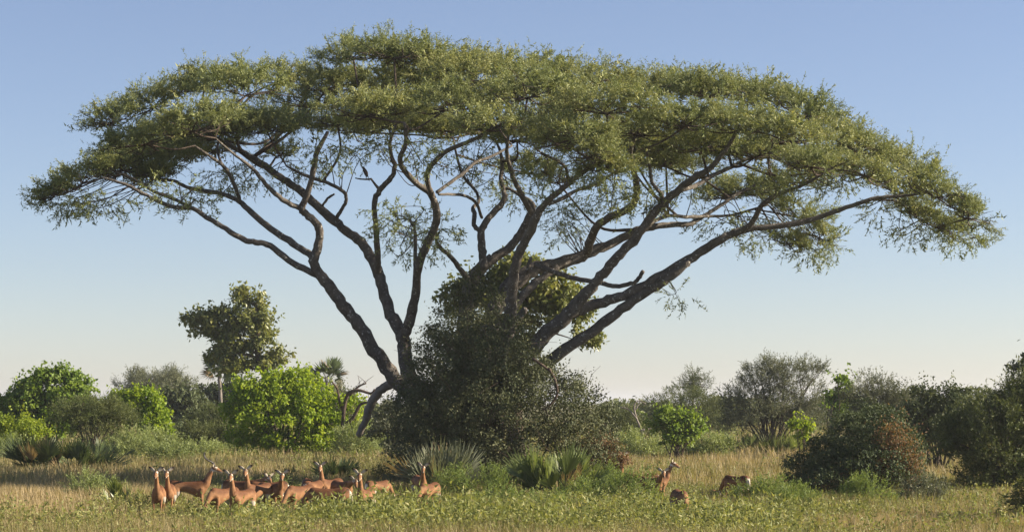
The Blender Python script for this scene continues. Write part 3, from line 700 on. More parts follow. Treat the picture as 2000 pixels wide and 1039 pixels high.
# right side
make_shrub("dense_olive_bush", "dense rounded olive bush with a thin tree poking out above it", "bush", 1345, 140,
    [(1330,795,65,32),(1300,800,40,26),(1370,800,48,32),(1340,830,80,32),(1400,830,35,35),(1345,775,40,18)], 'olive', n=2000, style='twig', tmpl=TW_FINE, twig_l=.55, clump=.55, stems=10, tint=.42, seed=45)
make_shrub("slender_tree", "small wispy tree rising above the dense olive bush", "tree", 1352, 150,
    [(1355,745,20,18),(1340,755,18,10),(1372,752,14,12),(1352,727,12,8),(1355,770,22,12)], 'dark', n=330, style='twig', tmpl=TW_FINE, twig_l=.6, clump=.4, stems=12, trunk_r=.06, tint=.7, seed=46, stem_name='trunk', fol_name='crown',
    trunk_path=[(1352,875,6,0),(1353,800,5,0),(1354,750,4,0),(1352,728,2,0)])
make_shrub("big_thorn_bush", "big spreading grey-green thorn bush with spiky top, right of the olive bush", "bush", 1505, 112,
    [(1510,745,60,38),(1545,730,55,25),(1470,775,55,35),(1430,790,35,28),(1570,770,45,40),(1500,810,90,45),(1440,830,40,35),(1560,825,55,40),(1590,725,30,16),(1500,715,30,14)], 'grey', n=2900, style='twig', tmpl=TW_FINE, twig_l=.55, clump=.45, stems=26, trunk_r=.07, tint=.35, seed=47, shoots=.28, shell=.4)
make_shrub("young_leafy_bush", "young bright green leafy bush rising behind the pale feathery shrubs", "bush", 1322, 98,
    [(1315,835,42,32),(1290,825,25,25),(1345,840,32,26),(1325,860,35,18),(1365,832,16,14),(1300,805,18,14),(1345,810,10,14)], 'green', leaf=.17, n=4300, clump=.32, stems=16, trunk_r=.035, tint=.62, seed=48, shoots=.3, aspect=.65, shell=.45)
make_shrub("lime_sapling", "little lime-green sapling in front of the big grey-green thorn bush", "sapling", 1566, 100,
    [(1565,832,20,10),(1550,828,10,8),(1580,836,10,8),(1568,850,14,10)], 'lime', leaf=.17, n=520, clump=.25, stems=8, trunk_r=.02, tint=.6, seed=49, aspect=.7)
make_shrub("leafy_sucker_tree", "thin upright leafy tree beside the big grey-green thorn bush", "tree", 1645, 104,
    [(1642,740,14,16),(1645,765,18,18),(1625,775,20,16),(1660,755,10,14),(1640,800,28,22)], 'green', leaf=.19, n=1300, clump=.28, stems=10, trunk_r=.035, tint=.4, seed=50, aspect=.65, shell=.5, stem_name='trunk', fol_name='crown')
make_shrub("spiky_thorn_shrub", "spiky open thorn shrub behind the vine-covered mound", "shrub", 1705, 96,
    [(1700,770,55,28),(1740,790,45,35),(1680,800,40,35),(1730,760,25,16),(1700,745,18,10),(1690,845,75,45),(1740,850,60,40)], 'grey', n=2500, style='twig', tmpl=TW_FINE, twig_l=.5, clump=.4, stems=18, trunk_r=.045, tint=.3, seed=51, shoots=.3, shell=.45)
make_shrub("leafy_hedge_bush", "green leafy bush with ragged top between mound and the right-hand thorn tree", "bush", 1830, 84,
    [(1800,800,45,40),(1850,790,50,40),(1830,830,70,50),(1780,840,40,50),(1870,770,28,18),(1800,765,16,12),(1830,860,80,60)], 'dark', leaf=.13, n=11500, clump=.34, stems=14, tint=.62, seed=52, shoots=.26, aspect=.6)
mound = make_shrub("vine_covered_mound", "dark vine-smothered bush mound with brown dead creepers on its sunny side", "bush", 1680, 62,
    [(1680,880,95,90,0,1.8),(1620,910,75,65,-.4,1.6),(1580,930,50,42,-.2,1.2),(1720,850,60,60,-.2,1.5),(1700,920,110,65,-.8,1.8),(1650,945,100,40,-1,1.6),(1740,900,60,80,-.4,1.5),(1690,820,35,25,.2,1)], 'dark', leaf=.075, n=40000, clump=.28, stems=16, tint=.42, seed=53, aspect=.62, shell=.22, shoots=.16)
# dead creeper hanging on it
rng = np.random.default_rng(54); org = np.array(mound.location)
C = []
for (cx, cy, rx, ry, k) in [(1760,890,40,60,1500),(1735,850,28,28,600),(1775,920,22,40,800),(1660,940,30,22,350),(1720,910,25,35,450),(1600,955,30,15,160)]:
    c = P(cx, cy, 60.4); d = rng.standard_normal((k, 3)) * np.array([rx, 22, ry]) / (F / 66) * .5; C.append(c + d)
C = np.vstack(C); C[:, 2] = np.maximum(C[:, 2], .05); A = unit(rng.standard_normal((len(C), 3)) + np.array([0, 0, -.8])); N = rand_dirs(len(C), rng)
V, Fc = leaf_quads(C, A, N, rng.uniform(.06, .13, len(C)), .035)
emit("dead_creeper", V, Fc, M['dead'], mound, org, attr=np.repeat(np.clip(rng.normal(.45, .22, len(C)), 0, 1), 4))["kind"] = "stuff"
make_shrub("right_thorn_tree", "large fine-leaved thorn tree filling the right edge, its boughs reaching the ground", "tree", 1965, 68,
    [(1930,830,70,50,0,2),(1985,800,60,55,.5,2),(1900,870,55,45,-.5,1.6),(1960,890,80,60,-.8,2),(2030,850,70,80,0,2),(1930,940,65,45,-.6,1.6),(1990,960,70,55,-.8,1.8),(2060,780,60,60,0,2),(1870,850,35,35,0,1),(2010,760,40,30,.4,1.4),(2060,930,60,60,-.5,1.5)],
    'olive', n=3700, style='twig', tmpl=TW_CR, twig_l=.5, clump=.36, stems=34, trunk_r=.07, tint=.42, seed=55, shoots=.2, stem_name='trunk', fol_name='crown', shell=.35)
make_shrub("corner_thorn_bush", "dark thorn bush at the right edge, in front of the large fine-leaved thorn tree", "bush", 2075, 50,
    [(2075,940,70,70,0,1.2),(2040,985,45,40,0,1),(2120,950,60,80,0,1.2)], 'olive', n=1100, style='twig', tmpl=TW_CR, twig_l=.45, clump=.3, stems=14, tint=.3, seed=60, shoots=.25)
make_shrub("edge_tree", "dark tree rising over the right-hand thorn tree at the far edge", "tree", 2040, 100,
    [(2010,715,25,16),(1990,722,16,12),(2030,700,30,30),(2050,760,60,40)], 'dark', leaf=.25, n=2600, clump=.4, stems=8, trunk_r=.1, tint=.5, seed=56, stem_name='trunk', fol_name='crown')
make_shrub("tangled_bank_bush", "dull bush behind the right side of the trunk thicket", "bush", 1215, 125,
    [(1220,830,40,30),(1195,815,25,28),(1245,845,35,22),(1210,855,50,20)], 'olive', n=1500, style='twig', tmpl=TW_FINE, twig_l=.5, clump=.45, stems=10, tint=.45, seed=57)
bare_wood("bare_thorn_snag", "small bare grey snag sticking up beside the young leafy bush", "snag", 118,
    [[(1262,880,5),(1255,845,4),(1243,815,4),(1240,790,3),(1252,780,2)],[(1244,818,3),(1228,800,3),(1212,795,2)],[(1242,800,3),(1250,785,2),(1262,788,1.5)],[(1255,840,4),(1275,835,3),(1290,828,2)]], 'greywood', twigs=4, seed=6, tl=.35)
make_shrub("brown_dry_bush", "brownish dry bush at the right foot of the trunk thicket", "bush", 1175, 70,
    [(1165,880,45,35,0,1),(1195,900,30,22,0,.8),(1140,905,35,20,0,.8)], 'dead', leaf=.07, n=5200, clump=.28, stems=14, tint=.25, seed=58, trunk_r=.02)
make_shrub("soft_grey_bush", "soft grey-green bush left of the trunk thicket", "bush", 775, 96,
    [(775,830,42,50),(745,845,30,35),(790,870,45,40),(760,800,25,25)], 'grey', leaf=.12, n=6500, clump=.38, stems=12, tint=.3, seed=59)
# the far treeline
far = [(40,800,60,22,230),(170,802,70,20,245),(330,812,60,18,225),(500,800,60,24,230),(610,775,55,28,205),(650,790,45,28,200),(720,815,55,22,215),(770,812,60,20,235),(850,805,70,20,250),(1200,805,40,17,215),(1240,803,45,16,235),(1290,806,40,18,230),(1420,802,60,24,220),(1480,800,60,22,260),(1640,795,60,25,230),(1780,790,60,25,240),(1900,790,70,30,230)]
for i, (cx, cy, rx, ry, Y) in enumerate(far):
    g_y = HOR + F * CAMH / Y
    make_shrub("far_bush", "small hazy olive bush in the far treeline", "bush", cx, Y, [(cx, cy, rx * .7, ry), (cx - rx * .5, cy + 8, rx * .5, ry * .8), (cx + rx * .5, cy + 6, rx * .5, ry * .85), (cx, (cy + g_y) / 2 + 4, rx, (g_y - cy) * .45)],
        'olive', leaf=.5, n=1300, clump=.9, stems=3, tint=.5, seed=70 + i, group="far treeline bushes", shell=.35, aspect=.6)

# ------------------------------------------------------------------ pale feathery shrubs
sage = [(330,900,48,32,96,"rounded feathery shrub with a darker green middle left of the horned ram"),(260,880,50,34,103,"pale feathery shrub right of the dark palm clump"),(400,890,45,30,104,"pale feathery shrub behind the horned ram"),
        (30,895,50,38,100,"pale feathery shrub at the left edge below the yellow-green bush"),(300,870,45,24,112,"pale feathery shrub at the foot of the bright green bush"),(700,868,50,32,106,"pale feathery shrub right of the lime-green bush"),(745,872,40,30,112,"pale feathery shrub beside the soft grey bush"),
        (1255,882,52,34,101,"wide pale feathery shrub left of the young leafy bush"),(1390,882,42,30,100,"bushy pale feathery shrub right of the young leafy bush"),(1330,890,40,18,103,"low pale feathery shrub below the young leafy bush"),(1215,878,30,26,107,"pale feathery shrub by the brown dry bush"),
        (200,880,50,30,115,"pale feathery shrub under the flat-topped shrub"),(450,893,30,18,112,"small pale feathery shrub at the dark foot of the lime-green bush")]
for i, (cx, cy, rx, ry, Y, lab) in enumerate(sage):
    gp = HOR + F * CAMH / Y
    make_shrub("feathery_shrub", lab, "shrub", cx, Y, [(cx, cy, rx, ry), (cx - rx * .5, cy + ry * .3, rx * .55, ry * .7), (cx + rx * .5, cy + ry * .25, rx * .55, ry * .75), (cx, gp - 8, rx * .95, 12)],
        'sage' , n=420, style='twig', tmpl=TW_SAGE, twig_l=.6, clump=.3, stems=4, trunk_r=.02, tint=.18 if i == 0 else .5, seed=100 + i, group="pale feathery shrubs", shoots=.3, low=-.2)

# ------------------------------------------------------------------ low green foreground shrubs
low = [(930,946,78,38,61,'pea',"wide low bright green shrub right of the antelope grazing before the thicket"),(980,985,70,20,57,'pea',"low green shrub in front of the big palm clump"),(1230,962,58,42,57.5,'pea',"low green shrub with twiggy stems beside the antelope turned away"),(1180,940,45,30,62,'pea',"low grey-green shrub right of the big palm clump"),
       (800,938,42,22,68,'grey',"low grey-green shrub left of the grey palm tuft"),(760,925,30,18,72,'olive',"low olive shrub at the left foot of the thicket"),(1500,968,70,32,57,'pea',"low green shrub hiding the legs of the lone grazing antelope"),(1560,982,55,28,55,'pea',"low green shrub at the left foot of the vine-covered mound"),
       (1685,974,62,34,56.5,'pea',"low green shrub in front of the vine-covered mound"),(1800,968,48,36,58,'grey',"low grey-green shrub under the right-hand thorn tree"),(180,958,58,28,61,'sage',"pale low shrub left of the small palm tuft"),(300,985,50,18,57,'herb',"low leafy shrub before the pair of heads"),(540,955,14,18,62,'sage',"small yellow-green tuft shrub among the antelopes"),
       (560,930,9,14,66,'dark',"tiny dark leafy sapling behind the antelope herd"),(1080,995,60,18,55,'pea',"low green shrub at the foot of the big palm clump"),(1420,1025,40,14,50,'sage',"pale fluffy low shrub on the open grass"),(1130,960,40,20,60,'pea',"low green shrub hugging the right of the big palm clump")]
for i, (cx, cy, rx, ry, Y, mt, lab) in enumerate(low):
    gp = HOR + F * CAMH / Y
    make_shrub("low_shrub", lab, "shrub", cx, Y, [(cx, cy, rx * .8, ry), (cx - rx * .6, cy + ry * .5, rx * .5, ry * .7), (cx + rx * .6, cy + ry * .4, rx * .5, ry * .75), (cx, gp - 6, rx, max(6, (gp - cy) * .4))],
        mt, n=int(8 * rx), style='twig', tmpl=TW_SAGE if mt in ('sage', 'grey') else TW_FINE, twig_l=.34, clump=.22, stems=6, trunk_r=.012, tint=.5, seed=140 + i, group="low shrubs in the grass", shoots=.35, low=-.1)

# ================================================================== fan palms (each frond its own part)
def fan_mesh(name, nleaf, spread, petiole, blade, rng, mat, w=0.035, cup=0.25, fold=0.0):
    """frond along +Z from the origin: petiole then radiating stiff leaflets"""
    V = []; Fc = []; A = []
    def ribbon(p0, p1, wd, side, a, tip=0.15):
        b = len(V); m = p0 * 0.45 + p1 * 0.55
        V.extend([p0 - side * wd * .35, p0 + side * wd * .35, m + side * wd * .5, m - side * wd * .5, p1 + side * wd * tip, p1 - side * wd * tip])
        Fc.extend([[b, b + 1, b + 2, b + 3], [b + 3, b + 2, b + 4, b + 5]]); A.extend([a] * 6)
    top = np.array([0.05 * petiole, 0, petiole])
    ribbon(np.zeros(3), top, 0.035, np.array([1., 0, 0]), .25, .6)
    ribbon(np.zeros(3), top, 0.03, np.array([0., 1, 0]), .25, .6)
    for i in range(nleaf):
        t = (i / (nleaf - 1) - .5) * 2; an = t * spread
        d = unit(np.array([math.sin(an), cup * (1 - abs(t)) + rng.normal(0, .05), math.cos(an)]))
        ln = blade * (1 - .25 * abs(t)) * rng.uniform(.85, 1.1)
        side = unit(np.cross(d, np.array([0, 1, 0.2])))
        ribbon(top - np.array([0, 0, .02]), top + d * ln + np.array([0, 0, -.05 * ln]), w, side, np.clip(.5 + rng.normal(0, .15), 0, 1), .06)
    me_o = emit(name, np.array(V), np.array(Fc), mat, attr=A)
    me = me_o.data; bpy.data.objects.remove(me_o)
    return me

def palm_clump(label, px, py, fronds, mat, mat2, Y=None, size=1.0, seed=1, group="fan palm clumps in the grass", mid=0.0, radius=.25, lean=(15, 75), trunk=0, up=None, name="fan_palm", cat="palm", gr=True, spread=1.0, blade=.62, petiole=.45, w=.055, nleaf=17):
    rng = np.random.default_rng(seed)
    Y = Y or gY(py); org = np.array([(px - 1000) / F * Y, Y, 0.0])
    root = thing(name, label, cat, org, group if gr else None)
    meshes = [fan_mesh("frond", nleaf, spread * rng.uniform(.75, 1.15), petiole * size * rng.uniform(.7, 1.2), blade * size * rng.uniform(.8, 1.15), rng, M[mat if k < 4 else mat2], w) for k in range(5)]
    if trunk:
        t = Tubes(); q = catmull([[0, 0, -.1], [.1 * trunk * .3, 0, trunk * .5], [0, .05, trunk]], 6)
        t.add(q, np.linspace(.16, .12, len(q)), 8, .06); t.emit("trunk", M['greywood'], root)
    else:
        t = Tubes(); t.add([[0, 0, -.1], [0, 0, .08], [.02, 0, .22]], [.09 + radius * .3, .08 + radius * .25, .04], 8, .1); t.emit("trunk", M['stem'], root)
    for i in range(fronds):
        me = meshes[rng.integers(0, 4)] if rng.random() > .14 else meshes[4]
        o = bpy.data.objects.new("frond", me); COL.objects.link(o); o.parent = root
        a = rng.uniform(0, 6.283); ln = rad(rng.uniform(*lean))
        r = radius * math.sqrt(rng.random())
        o.location = (r * math.cos(a), r * math.sin(a), trunk - (0.02 if not trunk else 0))
        o.rotation_euler = (Matrix.Rotation(a, 3, 'Z') @ Matrix.Rotation(ln, 3, 'Y') @ Matrix.Rotation(rng.uniform(-1.6, 1.6), 3, 'Z')).to_euler()
        sc = rng.uniform(.75, 1.2); o.scale = (sc, sc, sc)
    return root
palm_clump("dark fan palm clump with stiff fronds on the left before the green bushes", 78, 928, 34, 'palm', 'palm_dry', size=1.5, seed=1, radius=.5, lean=(5, 62), Y=84)
palm_clump("shaggy fan palm clump with some brown fronds right beside the dark one", 150, 928, 44, 'palm', 'palm_dry', size=1.35, seed=2, radius=.8, lean=(5, 65), Y=84.5)
palm_clump("dark fan palm tuft behind the shaggy clump under the flat-topped shrub", 200, 905, 18, 'palm', 'palm_dry', size=1.3, seed=12, radius=.5, lean=(5, 50), Y=99)
palm_clump("dark two-winged fan palm tuft standing behind the antelope herd", 652, 945, 16, 'palm', 'palm', size=1.25, seed=3, radius=.15, lean=(25, 72), Y=75)
palm_clump("dusty grey fan palm tuft in the shade of the thicket", 862, 935, 34, 'grey', 'palm_dry', Y=64, size=1.7, seed=4, radius=.3, lean=(0, 50))
palm_clump("big green fan palm clump with tall upright fronds before the thicket", 1085, 975, 46, 'palm_lit', 'palm_dry', Y=62, size=1.5, seed=5, radius=.55, lean=(0, 55), spread=.7)
palm_clump("small fan palm sprawling right of the big green clump", 1160, 965, 9, 'palm_lit', 'palm_lit', Y=62.5, size=1.1, seed=6, radius=.3, lean=(30, 70))
palm_clump("small bright fan palm tuft alone in the open grass", 237, 1003, 13, 'palm_lit', 'palm_lit', Y=56, size=.9, seed=7, radius=.3, lean=(5, 65), spread=.5)
palm_clump("low row of fan palms below the big grey-green thorn bush", 1470, 885, 26, 'palm_lit', 'palm_dry', Y=112, size=1.5, seed=8, radius=1.0, lean=(5, 65))
palm_clump("low fan palm clump near the lime sapling", 1535, 885, 26, 'palm_lit', 'palm_dry', Y=111, size=1.5, seed=9, radius=1.0, lean=(5, 65))
# tall palms far behind
def tall_palm(label, px, top_py, Y, seed, size):
    palm_clump(label, px, 0, 30, 'palm', 'palm_dry', Y=Y, size=size, seed=seed, radius=.2, lean=(10, 115), trunk=P(px, top_py, Y)[2], gr=False, name="tall_palm", w=.09, petiole=.55, blade=.6, nleaf=13, spread=1.3)
tall_palm("thin-stemmed tall palm with drooping fronds below the lopsided broadleaf tree", 427, 722, 150, 31, 1.5)
tall_palm("palm with round head peeping over the lime-green bush", 637, 737, 150, 32, 1.5)

# ================================================================== impalas
def loft_solid(secs, sides=12):
    """secs: (center, u, v) with u,v radius vectors -> closed mesh"""
    V = []; Fq = []
    m = len(secs)
    for c, u, v in secs:
        for k in range(sides):
            a = 2 * math.pi * k / sides
            V.append(c + u * math.cos(a) + v * math.sin(a))
    for i in range(m - 1):
        for k in range(sides):
            Fq.append([i * sides + k, i * sides + (k + 1) % sides, (i + 1) * sides + (k + 1) % sides, (i + 1) * sides + k])
    V.append(secs[0][0]); V.append(secs[-1][0]); a, b = len(V) - 2, len(V) - 1
    for k in range(sides):
        Fq.append([a, (k + 1) % sides, k, a]); Fq.append([b, (m - 1) * sides + k, (m - 1) * sides + (k + 1) % sides, b])
    return V, [list(dict.fromkeys(f)) for f in Fq]

def seg_secs(pts, radii, flat=1.0, side=np.array([0., 1, 0])):
    pts = np.array(pts, float); q = catmull(np.hstack([pts, np.array(radii, float)[:, None]]), 4)
    t = unit(np.gradient(q[:, :3], axis=0)); out = []
    for p, tt in zip(q, t):
        u = unit(side - tt * np.dot(side, tt)); v = np.cross(tt, u)
        out.append((p[:3], u * p[3] * flat, v * p[3]))
    return out

def make_impala(label, px, Y, heading, hx=None, neck=(0, 66, .47), head=(0, -28), male=False, size=1.0, seed=0, group="impala herd", step=0.0, tail=True):
    rng = np.random.default_rng(seed)
    fwd = lambda yaw, pit: np.array([math.cos(rad(pit)) * math.cos(rad(yaw)), math.cos(rad(pit)) * math.sin(rad(yaw)), math.sin(rad(pit))])
    VV = []; FF = []
    def put(vf):
        b = len(VV); VV.extend(vf[0]); FF.extend([[i + b for i in f] for f in vf[1]])
    body = [(-.53, .76, .04, .06), (-.50, .75, .105, .14), (-.42, .745, .145, .175), (-.30, .745, .158, .172), (-.14, .742, .135, .142), (.04, .715, .148, .168), (.22, .685, .155, .212), (.36, .715, .13, .205), (.45, .755, .09, .145), (.49, .77, .04, .07)]
    bq = catmull(np.array(body), 3)
    put(loft_solid([(np.array([x, 0, z]), np.array([0, hw, 0]), np.array([0, 0, hh])) for x, z, hw, hh in bq], 14))
    nd = fwd(neck[0], neck[1]); n0 = np.array([.34, 0, .76]); n1 = np.array([.44, 0, .82]) if neck[1] > 0 else np.array([.47, 0, .74])
    nt_ = n1 + nd * neck[2]
    nm = (n1 + nt_) / 2 + (np.array([-.015, 0, .0]) if neck[1] > 0 else np.array([0, 0, .03]))
    m = 1.18 if male else 1.0
    npts = [n0, n1, nm, nt_]; nrad = [.14, .105 * m, .066 * m, .056 * m]
    put(loft_solid(seg_secs(npts, nrad, .85), 12))
    hd = fwd(neck[0] + head[0], head[1]); hs = unit(np.cross(np.array([0, 0, 1.]), hd)); hu = np.cross(hd, hs)
    h0 = nt_ + hu * .012
    hp = [h0 - hd * .06, h0 + hd * .0, h0 + hd * .08 - hu * .004, h0 + hd * .155 - hu * .014, h0 + hd * .22 - hu * .02, h0 + hd * .255 - hu * .022]
    if hx is not None:
        q = h0 + hd * .08; hr_ = rad(heading); px = hx - (q[0] * math.cos(hr_) - q[1] * math.sin(hr_)) * size * F / Y
    hr = [.034, .074, .068, .048, .039, .025]
    put(loft_solid(seg_secs(hp, hr, .82, hs), 12))
    legs = []
    for sgn in (-1, 1):
        st = step * sgn
        legs.append([(.34, sgn * .085, .70), (.33 + st * .3, sgn * .095, .53), (.36 + st * .8, sgn * .085, .31), (.345 + st, sgn * .08, .10), (.375 + st, sgn * .08, .0)])
        put(loft_solid(seg_secs(legs[-1], [.085, .055, .028, .019, .026], .8), 8))
        legs.append([(-.36, sgn * .085, .74), (-.30 - st * .3, sgn * .11, .56), (-.47 - st * .8, sgn * .085, .34), (-.445 - st, sgn * .08, .10), (-.42 - st, sgn * .08, .0)])
        put(loft_solid(seg_secs(legs[-1], [.125, .095, .033, .020, .026], .75), 8))
    if tail: put(loft_solid(seg_secs([(-.50, 0, .82), (-.56, 0, .74), (-.565, 0, .56), (-.56, 0, .48)], [.022, .028, .024, .010]), 8))
    me = bpy.data.meshes.new("tmp"); me.from_pydata([tuple(v) for v in VV], [], FF)
    o = bpy.data.objects.new("tmp", me); COL.objects.link(o)
    rm = o.modifiers.new("r", 'REMESH'); rm.mode = 'VOXEL'; rm.voxel_size = .019
    sm = o.modifiers.new("s", 'SMOOTH'); sm.iterations = 3; sm.factor = .5
    dm = o.modifiers.new('d', 'DECIMATE'); dm.ratio = .35
    dg = bpy.context.evaluated_depsgraph_get(); ev = o.evaluated_get(dg); em = ev.to_mesh()
    nv = len(em.vertices); co = np.empty(nv * 3, np.float32); em.vertices.foreach_get("co", co); co = co.reshape(-1, 3).astype(float)
    faces = [list(p.vertices) for p in em.polygons]
    ev.to_mesh_clear(); bpy.data.objects.remove(o); bpy.data.meshes.remove(me)
    # coat pattern: nearest bone decides
    def dseg(p, a, b):
        ab = b - a; t = np.clip(((p - a) @ ab) / (ab @ ab), 0, 1); return np.linalg.norm(p - (a + t[:, None] * ab), axis=1), t
    rufous, fawn, white, dark = np.array([.118, .050, .022]), np.array([.245, .125, .060]), np.array([.62, .56, .46]), np.array([.045, .028, .018])
    bz = np.interp(co[:, 0], bq[:, 0], bq[:, 1]); bh = np.interp(co[:, 0], bq[:, 0], bq[:, 3]) + 1e-3
    rel = (co[:, 2] - bz) / bh
    def mixc(a, b, t): t = np.clip(t, 0, 1)[:, None]; return a * (1 - t) + b * t
    c = mixc(np.tile(fawn, (nv, 1)), rufous, (rel - .02 + .14 * np.sin(co[:, 0] * 9)) / .55)
    c = mixc(c, white * .75, np.where(co[:, 0] < .16, (-.74 - rel) / .12, 0))
    rump = (co[:, 0] < -.495) & (co[:, 2] < .82) & (np.abs(co[:, 1]) < .085) & (co[:, 2] > .55); c[rump] = white * .85
    stripe = (co[:, 0] < -.46) & (np.abs(np.abs(co[:, 1]) - .075) < .018) & (co[:, 2] > .58); c[stripe] = dark
    db = np.full(nv, 9.0)
    db = np.maximum(np.abs(rel) * 1.0, np.abs(co[:, 1]) / .16); inb = (co[:, 0] > -.54) & (co[:, 0] < .5) & (db < 1.15) & (co[:, 2] > .45)
    for L in legs:
        L = np.array(L)
        for i in range(1, 4):
            d, t = dseg(co, L[i], L[i + 1]); k = (d < .06) & (co[:, 2] < .55)
            c[k] = fawn * (1.05 if i == 1 else 1.15)
            c[(d < .06) & (co[:, 2] < .05)] = dark
    dn, tn = dseg(co, n1, nt_); k = (dn < .13) & ~inb | ((dn < .085) & (tn > .15)); c[k] = fawn * 1.02
    back = (co - (n1 + (nt_ - n1) * tn[:, None])) @ unit(np.cross(nd, np.array([0, 1., 0]))); 
    dh, th_ = dseg(co, hp[0], hp[-1]); k = (dh < .085) & (((co - nt_) @ hd) > -.06) & (np.linalg.norm(co - h0, axis=1) < .30)
    hu_ = (co - h0) @ hu; hf = (co - h0) @ hd; hl = np.abs((co - h0) @ hs)
    c[k] = fawn
    c[k & (hu_ > .022) & (hf < .10)] = dark * 2.2
    c[k & (hu_ > .012) & (hl > .030) & (hf > .03) & (hf < .07)] = white
    c[k & (hu_ < -.034)] = white
    c[k & (hf > .185) & (hu_ < -.018)] = white
    c[k & (hf > .15) & (hf < .235) & (hu_ > .0)] = fawn * .75
    c[k & (hf > .235) & (hu_ > -.03)] = dark
    # ears joined onto the same mesh
    vs = [co]; cs = [c]; n = nv
    for sgn in (-1, 1):
        d = unit(hs * sgn * .82 + hu * .62 - hd * .10 + rng.normal(0, .06, 3)); fr = unit(hd - d * np.dot(hd, d)); sd_ = np.cross(d, fr)
        b0 = h0 - hd * .02 + hs * sgn * .038 + hu * .030
        sec = [(0, .018, .016), (.04, .038, .012), (.10, .048, .010), (.155, .032, .008), (.195, .006, .005)]
        s_ = [(b0 + d * a - fr * (.02 * math.sin(a * 12)), sd_ * wd, fr * th2) for a, wd, th2 in sec]
        v2, f2 = loft_solid(s_, 8); v2 = np.array(v2)
        cc = np.tile(fawn * .9, (len(v2), 1)); al = (v2 - b0) @ d; ff = (v2 - b0) @ fr
        cc[ff > -.012] = white * .75; cc[al > .145] = dark
        vs.append(v2); cs.append(cc); faces += [[i + n for i in f] for f in f2]; n += len(v2)
    Vv = np.vstack(vs) * size; Cc = np.vstack(cs)
    org = np.array([(px - 1000) / F * Y, Y, -0.02])
    root = thing("impala", label, "antelope", org, group, rad(heading))
    bm = bpy.data.meshes.new("body"); bm.from_pydata([tuple(v) for v in Vv], [], faces)
    at = bm.color_attributes.new("coat", 'FLOAT_COLOR', 'POINT'); c4 = np.ones((len(Vv), 4), np.float32); c4[:, :3] = Cc; at.data.foreach_set("color", c4.ravel())
    bm.polygons.foreach_set("use_smooth", np.ones(len(bm.polygons), bool)); bm.materials.append(M['coat']); bm.update()
    bo = bpy.data.objects.new("body", bm); COL.objects.link(bo); bo.parent = root
    for sgn in (-1, 1):
        cpos = h0 + hd * .055 + hs * sgn * .047 + hu * .020
        v2, f2 = loft_solid([(cpos + hd * a, hs * r, hu * r) for a, r in ((-.014, .003), (-.009, .010), (0, .0135), (.009, .010), (.014, .003))], 8)
        f4 = [f if len(f) == 4 else [f[0], f[1], f[2], f[0]] for f in f2]
        em_ = bpy.data.meshes.new("eye"); em_.from_pydata([tuple(np.array(v) * size) for v in v2], [], f2); em_.materials.append(M['eye'])
        eo = bpy.data.objects.new("eye", em_); COL.objects.link(eo); eo.parent = root
        if male:
            hz = [(0, .030, .045), (-.04, .045, .105), (-.11, .08, .135), (-.20, .12, .145), (-.29, .13, .175), (-.345, .115, .245), (-.36, .10, .31)]
            q = catmull(np.array([h0 + hd * a + hs * sgn * b + hu * e for a, b, e in hz]), 8)
            r = np.linspace(.029, .008, len(q)); r[:-10] *= 1 + .10 * np.sin(np.arange(len(q) - 10) * 2.1)
            t = Tubes(); t.add(q * size, r * size, 8); t.emit("horn", M['horn'], root)
    return root
# heading: 0 faces right, 90 faces away, -90 faces the camera, 180 faces left
GZ = dict(neck=(0, -52, .46), head=(0, -74))
def yw(heading, face=-90, share=.6):
    """neck and head turn so that the face looks toward `face`"""
    d = (face - heading + 180) % 360 - 180
    return d * share, d * (1 - share)
def alert(label, px, Y, heading, seed, face=-90, pit=68, **k):
    a, b = yw(heading, face); return make_impala(label, px, Y, heading, neck=(a, pit, .46), head=(b, -26), seed=seed, **k)
# py of feet = 785 + 12180/Y
alert("alert impala doe facing us, leftmost of the herd, neck above the grass", 0, 52.5, -84, 1, hx=313)
alert("impala doe with lowered ears peering over the grass right of the leftmost doe", 0, 53.5, -84, 2, pit=60, hx=334)
make_impala("dark impala ram with tall curved horns standing side-on", 368, 55.5, 4, neck=(0, 62, .44), head=(0, -20), male=True, size=1.03, seed=3)
make_impala("impala grazing head-down left of the doe staring out with upright ears", 437, 51.5, -122, seed=4, **GZ)
alert("impala doe staring straight at us, side lit, at the front of the herd", 0, 50.5, -113, 5, hx=457)
alert("impala doe looking out from behind the front staring doe", 0, 54.0, -120, 6, hx=485)
make_impala("impala with dark ears half hidden behind the front staring doe", 470, 56.5, -20, neck=(0, 20, .42), head=(-30, -40), seed=7)
make_impala("impala with its rump beside the yellow-green tuft in the herd", 524, 55.5, 190, seed=8, **GZ)
alert("impala doe with big ears spread, head low in front of the dark sapling", 0, 54.5, -50, 9, pit=42, hx=557)
make_impala("impala grazing with its sunlit back toward the big-eared doe", 586, 53.0, 238, seed=10, **GZ)
make_impala("impala showing a round sunlit rump behind the grazing ones", 600, 57.5, 100, seed=11, **GZ)
make_impala("impala low in the grass just left of the doe before the two-winged palm", 612, 56.0, 70, seed=12, **GZ)
alert("impala doe before the two-winged palm, pale ears raised", 0, 57.5, -118, 13, hx=629)
make_impala("impala grazing side-on to the left with a rich brown back and pale belly", 642, 51.5, 184, seed=14, **GZ)
make_impala("impala with dark head bowed among stems right of the palm", 668, 56.0, -60, neck=(0, 15, .40), head=(-15, -45), seed=15)
alert("impala doe facing us alone at the herd's right end", 0, 51.0, -101, 16, hx=706)
make_impala("impala with lowered head just right of the doe at the herd's end", 738, 58.5, 50, seed=17, size=.9, **GZ)
make_impala("impala grazing toward us before the thicket, head down between its shoulders", 838, 54.5, -112, seed=18, **GZ)
alert("impala looking out from behind the one grazing before the thicket", 0, 60.0, -75, 19, pit=45, hx=829)
